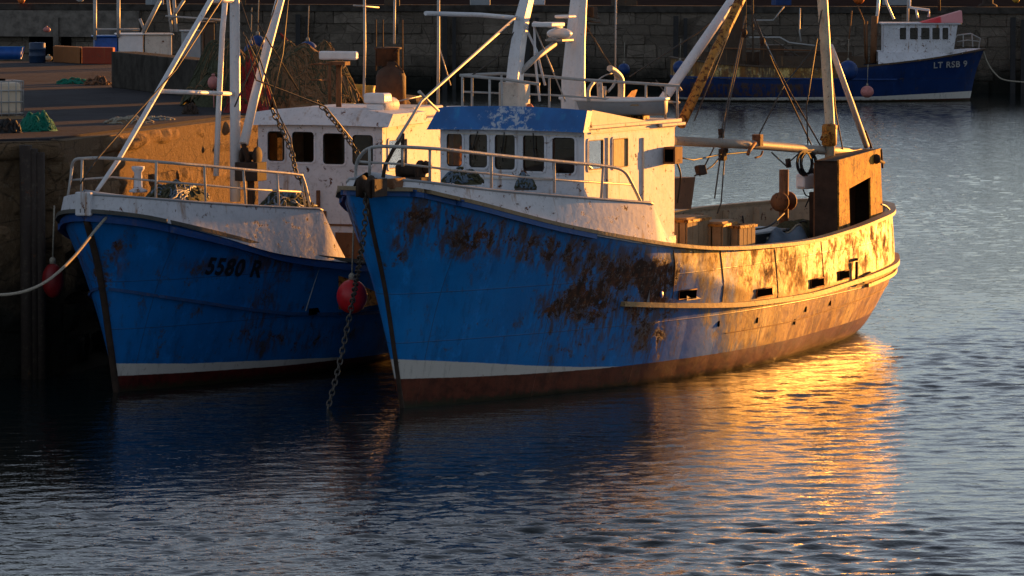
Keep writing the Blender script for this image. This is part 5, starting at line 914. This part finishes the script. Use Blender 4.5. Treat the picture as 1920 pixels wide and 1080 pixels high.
for px in (108,): a = onwall(px, 60, .2); m_ = MB(); m_.tube([wfar((a[0], .42, .0)), wfar((a[0], .42, 3.2))], .17, 4); o = m_.build('timber_fender', M['concrete']); o.parent = fw_
for k, px in enumerate((835, 1268, 990, 1900, 560)):
    a = onwall(px, 60, .2); m_ = MB(); m_.tube([wfar((a[0], .3, -.5)), wfar((a[0], .3, 3.4))], .16, 4); m_.tube([wfar((a[0] + .45, .3, -.5)), wfar((a[0] + .45, .3, 3.3))], .12, 4); o = m_.build('timber_fender', M['dark']); o.parent = fw_
fg = MB(); fg.prism([wfar((-200, -1.0, 3.0)), wfar((LF + 300, -1.0, 3.0)), wfar((LF + 300, -300, 3.0)), wfar((-200, -300, 3.0))], (0, 0, .84)); struct(fg.build('far_ground', M['farground']))
b_ = MB(); c = wfar(onwall(1852, 12, -1.8)); b_.lathe((c[0], c[1], 3.85), [(.45, 0), (.42, .08), (.25, .15), (.24, .75), (.36, .85), (.34, .95), (.1, 1.0)], 16); tag(b_.build('mooring_bollard', M['darkrust']), 'dark rusty iron bollard on the far quay edge, top right of the photo', 'bollard')
for k, (px, py, r_, mt, lab) in enumerate(((1610, 4, .28, 'orange', 'orange float on the far quay edge right of the tall mast'), (1905, 2, .18, 'yellow', 'small yellow float at the far quay edge near the right border'), (40, 3, .18, 'orange', 'orange float on the far quay top at the upper left corner'), (150, 0, .22, 'plastic_white', 'white float on the far quay top at the upper left'))):
    c = G(px, py + 4, 3.85); m_ = MB(); m_.ball((c[0], c[1], 3.85 + r_), r_, 14); m_.lathe((c[0], c[1], 3.85 + 1.9 * r_), [(.05, 0), (.05, .08), (.02, .1)], 8); tag(m_.build('float', M[mt]), lab, 'float')
for k, (px, py, w_, h_, mt, lab) in enumerate(((735, 8, .7, .45, 'dimbrown', 'brown fish box on the far quay above the rusty stack'), (900, 7, .9, .35, 'grey', 'grey fish box on the far quay between the two boats\' masts'), (1010, 6, .5, .5, 'white', 'white fish box on the far quay behind the main mast'), (1170, 8, 1.1, .4, 'dimbrown', 'long brown box on the far quay right of the main mast'), (1465, 7, .8, .5, 'buoy_blue', 'blue fish box on the far quay left of the tall after mast'), (1680, 7, 1.2, .35, 'grey', 'grey crate on the far quay above the navy boat'), (440, 7, .9, .4, 'dimbrown', 'brown box on the far quay behind the foremast'), (290, 6, .7, .3, 'grey', 'grey box on the far quay above the white-cabined boat'))):
    c = G(px, py + 3, 3.84); m_ = MB(); m_.cbox((c[0], c[1], 3.842 + h_ / 2), (w_, .5, h_), .1 * k); m_.cbox((c[0], c[1], 3.842 + h_ + .02), (w_ * 1.05, .55, .035), .1 * k); o = tag(m_.build('fish_box', M[mt], bevel=.02), lab, 'fish box', 'boxes on the far quay')
# timber fender pile on the near wall
dN = (E0 - EL) / np.linalg.norm(E0 - EL); FN = Frame((EL[0], EL[1], 0), math.degrees(math.atan2(dN[1], dN[0])))
fp = MB(); e_ = None
for k, (px, r_) in enumerate(((48, .10), (60, .09), (72, .10))):
    a = FN.V(px, 400, .18); fp.tube([tuple(FN.w((a[0], .20, -.5))), tuple(FN.w((a[0], .20, 3.68 - .06 * k)))], r_, 8)
tag(fp.build('fender_pile', painted('tarred_timber', (.035, .024, .018), .5, .8, .6, .7)), 'dark vertical timber fender piles fixed to the near quay wall at the left', 'fender pile')
# things on the near quay
def quaybox(name, poly, h, mat, lab, cat, z=ZQ + .004, bevel=.02):
    m_ = MB(); m_.prism([(x, y, z) for x, y in poly], (0, 0, h)); return tag(m_.build(name, mat, bevel=bevel), lab, cat)
a, b = G(209, 164, ZQ)[:2], G(392, 188, ZQ)[:2]; dd = (b - a); nn2 = np.array([-dd[1], dd[0]]); nn2 = nn2 / np.linalg.norm(nn2) * .55; nn2 = nn2 if nn2[0] > 0 else -nn2
quaybox('concrete_block', [a, b, b + nn2, a + nn2], .76, M['darkconcrete'], 'long dark concrete block on the quay left of the net pile', 'concrete block')
a, b = G(100, 117, ZQ)[:2], G(150, 120, ZQ)[:2]; c_ = G(212, 121, ZQ)[:2]
quaybox('low_wall', [a, b, b + [0, .6], a + [0, .6]], .42, painted('orange_wall', (.30, .11, .03), .6, .9, .8, .6), 'orange-brown painted low wall segment on the quay, beside the blue barrel', 'low wall')
quaybox('low_wall', [b + [.05, 0], c_, c_ + [0, .6], b + [.05, .6]], .42, painted('red_wall', (.30, .045, .02), .6, .9, .8, .5), 'red painted low wall segment on the quay, touching the dark concrete block', 'low wall')
# barrel
c = G(70, 118, ZQ); e_ = empty('barrel', c, 0, 'dark blue barrel standing on the quay by the orange low wall', 'barrel'); m_ = MB(); m_.lathe((0, 0, .004), [(.20, 0), (.21, .02), (.21, .16), (.225, .18), (.21, .20), (.21, .33), (.225, .35), (.21, .37), (.21, .50), (.19, .52), (.185, .50)], 18); m_.build('drum', plain('blue_drum', (.01, .035, .09), .45, .4), e_, flip=0); m_ = MB(); m_.lathe((0, 0, .505), [(.18, 0), (.18, .012), (.17, .015)], 18); m_.build('lid', M['blue_plastic'], e_, flip=0)
# blue tub boat
c = G(18, 112, ZQ); m_ = MB(); V = []; F = []
for i, t in enumerate(np.linspace(0, 1, 11)):
    w = .33 * (math.sin(math.pi * (.1 + .8 * t))**.4)
    for (a_, z_) in ((-1, .38), (-.75, .05), (.75, .05), (1, .38), (.9, .36), (.68, .1), (-.68, .1), (-.9, .36)): V.append(((t - .5) * 1.0 * (1 + .15 * (z_ > .2)), a_ * w, z_ - .04))
for i in range(10):
    for k in range(8): F.append((i*8 + k, i*8 + (k+1) % 8, i*8 + 8 + (k+1) % 8, i*8 + 8 + k))
F += [tuple(range(8)), tuple(range(80, 88))]; m_.add(V, F, True); o = m_.build('plastic_tub', M['blue_plastic'], loc=(c[0] - .2, c[1], c[2] + .004)); tag(o, 'blue oval plastic tub on the quay at the left edge beneath the far wall', 'tub')
for k, (px, py, r_, mt, lab) in enumerate(((8, 112, .09, 'rope', 'pale sack-like float in front of the blue tub'), (88, 84, .09, 'pink', 'pinkish float lying on top of the pile beside the blue barrel'), (91, 115, .08, 'rope', 'grey float on the ground between barrel and orange wall'))):
    c = G(px, py, ZQ); m_ = MB(); m_.ball((c[0], c[1], ZQ + r_ + .0 if k != 1 else ZQ + .45), r_, 12, (1.3, 1, .9)); m_.lathe((c[0], c[1], (ZQ + r_ * 1.85) if k != 1 else ZQ + .45 + r_ * .85), [(.03, 0), (.03, .03), (.01, .04)], 8); tag(m_.build('float', M[mt]), lab, 'float')
# caged liquid tank
c = G(8, 224, ZQ); e_ = empty('caged_tank', (c[0] - .1, c[1] + .35, ZQ + .004), R(20), 'white plastic liquid tank in a steel cage, cut by the left edge of the quay', 'tank'); m_ = MB(); m_.cbox((0, 0, .36), (.60, .60, .56)); tk = NT('translucent_tank'); tk.set('Base Color', (.72, .60, .45)); tk.set('Roughness', .4); m_.build('bottle', tk.m, e_, flip=0, bevel=.06)
m_ = MB()
for z_ in (.1, .3, .5, .66): m_.tube([(-.33, -.33, z_), (.33, -.33, z_), (.33, .33, z_), (-.33, .33, z_)], .012, 6, closed=True)
for k in range(6):
    t = -.33 + .66 * k / 5
    for x_, y_ in ((t, -.33), (t, .33), (-.33, t), (.33, t)): m_.tube([(x_, y_, .05), (x_, y_, .66)], .010, 5)
m_.build('cage', M['rail'], e_, flip=0); m_ = MB(); m_.box((-.33, -.33, 0), (.33, .33, .05)); m_.build('pallet', M['wood'], e_, flip=0); m_ = MB(); m_.lathe((0, 0, .64), [(.09, 0), (.09, .05), (.07, .06)], 14); m_.build('lid', M['black'], e_, flip=0)
c = G(14, 250, ZQ); hp = heap(c[0], c[1] + .15, ZQ, .22, .2, .20, 30, [M['rubber'], M['darkrust'], M['rubber']], 90, 0, .02); tag(hp.build('rope_heap', [M['rubber'], M['darkrust'], M['rubber']]), 'black tangled rope pile at the quay edge in front of the caged tank', 'rope')
c = G(68, 246, ZQ); hp = heap(c[0], c[1] + .1, ZQ, .33, .40, .24, 150, [M['ropegreen'], M['ropegreen'], M['ropegreen']], 91, 0, .016, lump=.4); tag(hp.build('rope_heap', [M['ropegreen'], M['ropegreen'], M['ropegreen']]), 'bright green tangled rope pile on the quay right of the caged tank', 'rope')
for k, (px, py, rx, ry, h, mats, lab) in enumerate(((140, 158, .45, .3, .10, ('netgreen', 'ropegreen'), 'low green net scrap on the middle of the quay'), (182, 160, .32, .4, .13, ('darkrust', 'rust'), 'rusty brown scrap heap against the dark concrete block'), (240, 232, .45, .5, .09, ('netbrown', 'rope'), 'tangle of ropes and scraps near the quay edge left of the foremast'), (355, 215, .16, .2, .16, ('darkrust', 'darkrust'), 'small dark rusty lump on the quay behind the foremast brace'), (290, 226, .35, .3, .05, ('tarp', 'rope'), 'flat grey rope scrap by the broken quay edge'))):
    c = G(px, py, ZQ); hp = heap(c[0], c[1] + .2, ZQ - .01, rx, ry, h, 40, [M[mats[0]]] * 2, 100 + k, 0, .018, lump=.5); hp.mi = 0; tag(hp.build('scrap_heap', [M[mats[0]], M[mats[1]]]), lab, 'scrap heap')
# big net pile
for k, (px, py, rx, ry, h, ms, lab, n_) in enumerate(((436, 200, 1.0, 1.3, 1.12, ('netgreen', 'netgreen', 'netgreen', 'netbrown'), 'olive green trawl net mound at the left of the big net pile', 150), (466, 212, .45, .5, .80, ('netred', 'netred', 'netgreen'), 'red net bundle wedged in the left of the big net pile', 60), (556, 206, 1.25, 1.4, 1.15, ('netbrown', 'netbrown', 'netbrown', 'netgreen'), 'large brown trawl net mound, sunlit, behind the smaller boat\'s wheelhouse', 260), (628, 200, .38, .6, .60, ('netbrown', 'yellow', 'netbrown'), 'small golden brown net heap at the right foot of the net mound', 90))):
    c = G(px, py, ZQ); hp = heap(c[0], c[1] + ry * .6, ZQ, rx, ry, h, n_, [M[m] for m in ms], 120 + k, R(-15), .015, lump=.4); tag(hp.build('net_heap', [M[m] for m in ms]), lab, 'net')
for k, (px, py, mt, lab) in enumerate(((400, 155, 'pink', 'faded pink float on the left slope of the net pile'), (578, 133, 'pink', 'pale pink float with white rope at the right top of the net pile'))):
    c = D(px, py, 88 if k == 0 else 88.5); m_ = MB(); m_.ball(c, .11, 14, (1, 1, 1.15)); m_.lathe((c[0], c[1], c[2] + .12), [(.035, 0), (.035, .04), (.015, .05)], 8); m_.tube([(c[0], c[1], c[2] - .1), (c[0] + .02, c[1], c[2] - .7)], .012, 5); tag(m_.build('float', M[mt]), lab, 'float')
# yellow tubs by the nets
for k, (px, py, w, h, lab) in enumerate(((664, 186, .20, .36, 'yellow plastic tub at the left of the sunlit pair behind the radar post'), (686, 186, .17, .34, 'yellow plastic tub right beside the first, behind the thin aerial'), (655, 200, .10, .14, 'small round yellow float below the yellow tubs'))):
    c = G(px, py + 8, ZQ); m_ = MB(); m_.lathe((c[0], c[1], ZQ + .004), [(w * .85, 0), (w, .03), (w * 1.0, h * .7), (w * 1.1, h), (w * .98, h), (w * .9, .06)], 18); tag(m_.build('plastic_tub', M['yellow']), lab, 'tub')
# boats of the back basin, seen over the quay
def backboat(px, py, d, Lb, w, col, lab, cabs, poles):
    c = D(px, py, d); c[2] = 0; fr = Frame(c, 8); e_ = boat_root('moored_boat', fr, lab, 'boat', 'boats in the back basin')
    H_ = Hull(fr, [(0, 0), (.5, w * .5), (1.5, w * .85), (Lb * .5, w), (Lb * .85, w * .9), (Lb, w * .4), (Lb + .1, 0)], [(.2, 0), (.8, w * .4), (2, w * .8), (Lb * .5, w * .9), (Lb * .9, w * .7), (Lb, 0)], [(0, 3.1), (2, 2.6), (Lb * .6, 2.4), (Lb + .1, 2.7)], [(-.5, .5), (0, .3), (3, 0)], [(-.5, Lb - .3), (0, Lb), (3, Lb + .1)], (3, 1.5))
    h_ = H_.shell(40, 12); h_.build('hull', M[col], e_); g_ = MB(); 
    for s_ in (1, -1): H_.rail(g_, 0, 1, .02, 0, .08, .08, 40, s_, inset=.03)
    g_.build('gunwale', M['rail'], e_); d_ = MB(); xs_ = np.linspace(.02, .98, 20); d_.add([H_.at(x, 2.2, 1) for x in xs_] + [H_.at(x, 2.2, -1) for x in xs_], [(i, i + 1, 21 + i, 20 + i) for i in range(19)]); d_.build('deck', M['deck'], e_)
    for (x0, x1, y0, y1, mt) in cabs:
        a_, b_ = fr.V(x0, y1, .4), fr.V(x1, y0, .4); m_ = MB(); m_.box((a_[0], -.5, 2.2), (b_[0], .4, b_[2])); m_.box((a_[0] - .06, -.56, b_[2] + .001), (b_[0] + .06, .46, b_[2] + .05)); cb_ = m_.build('cabin', M[mt], e_, bevel=.02)
        if b_[0] - a_[0] > .9: m_ = MB(); m_.box((a_[0] + .55 * (b_[0] - a_[0]), .402, b_[2] - .34), (a_[0] + .68 * (b_[0] - a_[0]), .41, b_[2] - .06)); m_.build('window_pane', M['black'], cb_)
    for p0, p1, r_ in poles: m_ = MB(); m_.tube([fr.V(*p0), fr.V(*p1)], r_, 6); m_.build('pole', M['rail'], e_)
    return e_
backboat(205, 95, 130, 5.5, 1.0, 'blue_plastic', 'white-cabined boat with thin poles moored behind the quay, upper left', [(222, 268, 66, 95, 'plastic_white'), (272, 322, 66, 92, 'cream'), (178, 220, 70, 95, 'blue_plastic')], [((178, 0, .45), (178, 75, .45), .05), ((222, -10, .45), (222, 70, .45), .05), ((180, 55, .45), (262, 55, .45), .03), ((272, 60, .4), (262, 35, .4), .04), ((268, 62, .4), (300, 0, .4), .06)])
backboat(330, 80, 138, 4.8, .9, 'dark', 'dark boat with small white cabins behind the quay, next right of the white-cabined boat', [(344, 376, 60, 78, 'grey'), (384, 402, 44, 72, 'dimbrown')], [((315, 0, .4), (322, 60, .4), .05), ((326, 0, .4), (330, 60, .4), .05), ((310, 30, .45), (420, 38, .45), .03), ((345, 0, .4), (318, 40, .4), .05)])
backboat(490, 130, 118, 2.6, .5, 'plastic_white', 'small white boat with dark windscreen moored behind the net pile', [(532, 560, 112, 134, 'blue_plastic')], [((520, 135, .4), (590, 138, .4), .02)])
for k, (px, py, d, r_, lab) in enumerate(((483, 80, 118, .19, 'upper blue ball buoy behind the foremast and boom of the smaller boat'), (470, 95, 117, .17, 'lower blue ball buoy just below another behind the smaller boat\'s foremast'), (577, 96, 120, .26, 'wide blue buoy in front of the far wall above the net pile'))): e_ = fender(D(px, py, d), r_, M['buoy_blue'], lab, 'buoy', 1.0); e_['group'] = 'blue buoys of the back basin'
rr2 = MB(); 
for k in range(5): rr2.tube(smooth_path([tuple(D(525 + 3 * k, 62 + 3 * k, 100)), tuple(D(540 + 2 * k, 85 + k, 100)), tuple(D(553 + 2 * k, 100 + k, 100)), tuple(D(563 + 3 * k, 118 + 3 * k, 100)), tuple(D(568 + 2 * k, 130 + k, 100))]), .022, 5)
tag(rr2.build('rope_bundle', M['netred']), 'bright red rope bundle hanging behind the net pile', 'rope')

# ------------------------------------------------------------ water
def water():
    x = np.concatenate([[-900, -400, -150, -70, -40], np.arange(-26, -14, .6), np.arange(-14, 15, .06), np.arange(15, 22, .2), np.arange(22, 32, .6), [45, 80, 160, 400, 900]])
    y = [-200, -50, 0, 25, 42, 48.0]
    while y[-1] < 262: d = y[-1]; y.append(d + (.05 if d < 72 else .05 + (d - 72) * .0022) * (1 if d < 240 else 2))
    y = np.array(y + [300, 500, 1200]); X, Y = np.meshgrid(x, y)
    Z = np.zeros_like(X); rg = np.random.default_rng(11); SX = np.zeros_like(X)
    wx = X + .35 * np.sin(X * .31 + Y * .13) + .3 * np.sin(Y * .23 - X * .11 + 1); wy = Y + .4 * np.sin(X * .17 - Y * .21 + 2) + .25 * np.sin(X * .43 + Y * .09)
    for k in range(64):
        lam = .20 * (.95 / .20)**rg.uniform(0, 1); th = math.pi / 2 + .30 + rg.normal(0, .45); kk = 2 * math.pi / lam
        a = WAVE * lam**1.0 / 64**.5 / 6.28; ph = rg.uniform(0, 6.28)
        arg = kk * (math.cos(th) * wx + math.sin(th) * wy) + ph; Z += a * (np.sin(arg) + .22 * np.sin(2 * arg + .6))
    patch = .5 + .5 * np.sin(.21 * X + .9 * np.sin(.11 * Y)) * np.sin(.16 * Y + .8 * np.sin(.19 * X) + .7)
    shel = np.clip((X + 1.0 - (Y - 66) * .42) / 5, 0, 1) * .75 + .25                 # the strip in the lee of the boats and quay is calmer
    near = np.clip((60.5 - Y) / 6, 0, 1)
    A_ = np.maximum(shel, near * 1.5) * (.5 + .85 * patch); A_ = A_ * np.clip((Y - 44) / 4, 0, 1) * np.clip((262 - Y) / 10, 0, 1) * np.clip((X + 26) / 5, 0, 1) * np.clip((32 - X) / 5, 0, 1)
    Z *= A_
    ny, nx_ = X.shape; me = bpy.data.meshes.new('water'); co = np.stack([X, Y, Z], -1).reshape(-1, 3).astype(np.float32)
    i = np.arange(ny * nx_).reshape(ny, nx_); q_ = np.stack([i[:-1, :-1], i[:-1, 1:], i[1:, 1:], i[1:, :-1]], -1).reshape(-1, 4).astype(np.int32)
    me.vertices.add(len(co)); me.vertices.foreach_set('co', co.ravel()); me.loops.add(q_.size); me.loops.foreach_set('vertex_index', q_.ravel())
    me.polygons.add(len(q_)); me.polygons.foreach_set('loop_start', np.arange(0, q_.size, 4, dtype=np.int32)); me.polygons.foreach_set('use_smooth', np.ones(len(q_), bool)); me.update(calc_edges=True)
    t = NT('harbour_water'); t.set('Base Color', (.004, .010, .012)); t.set('Roughness', .015); t.set('IOR', 1.333); t.set('Specular IOR Level', .5)
    t.bump(t.math('ADD', t.noise(4.2, 3, .62, t.mapv((.75, 1.3, 1))), t.math('MULTIPLY', t.noise(13, 2, .5), .35)), .26, .055)
    me.materials.append(t.m); o = bpy.data.objects.new('water', me); COL.objects.link(o); struct(o)
WAVE = .165
water()
for o in bpy.data.objects:
    if '_uv' in o: del o['_uv']
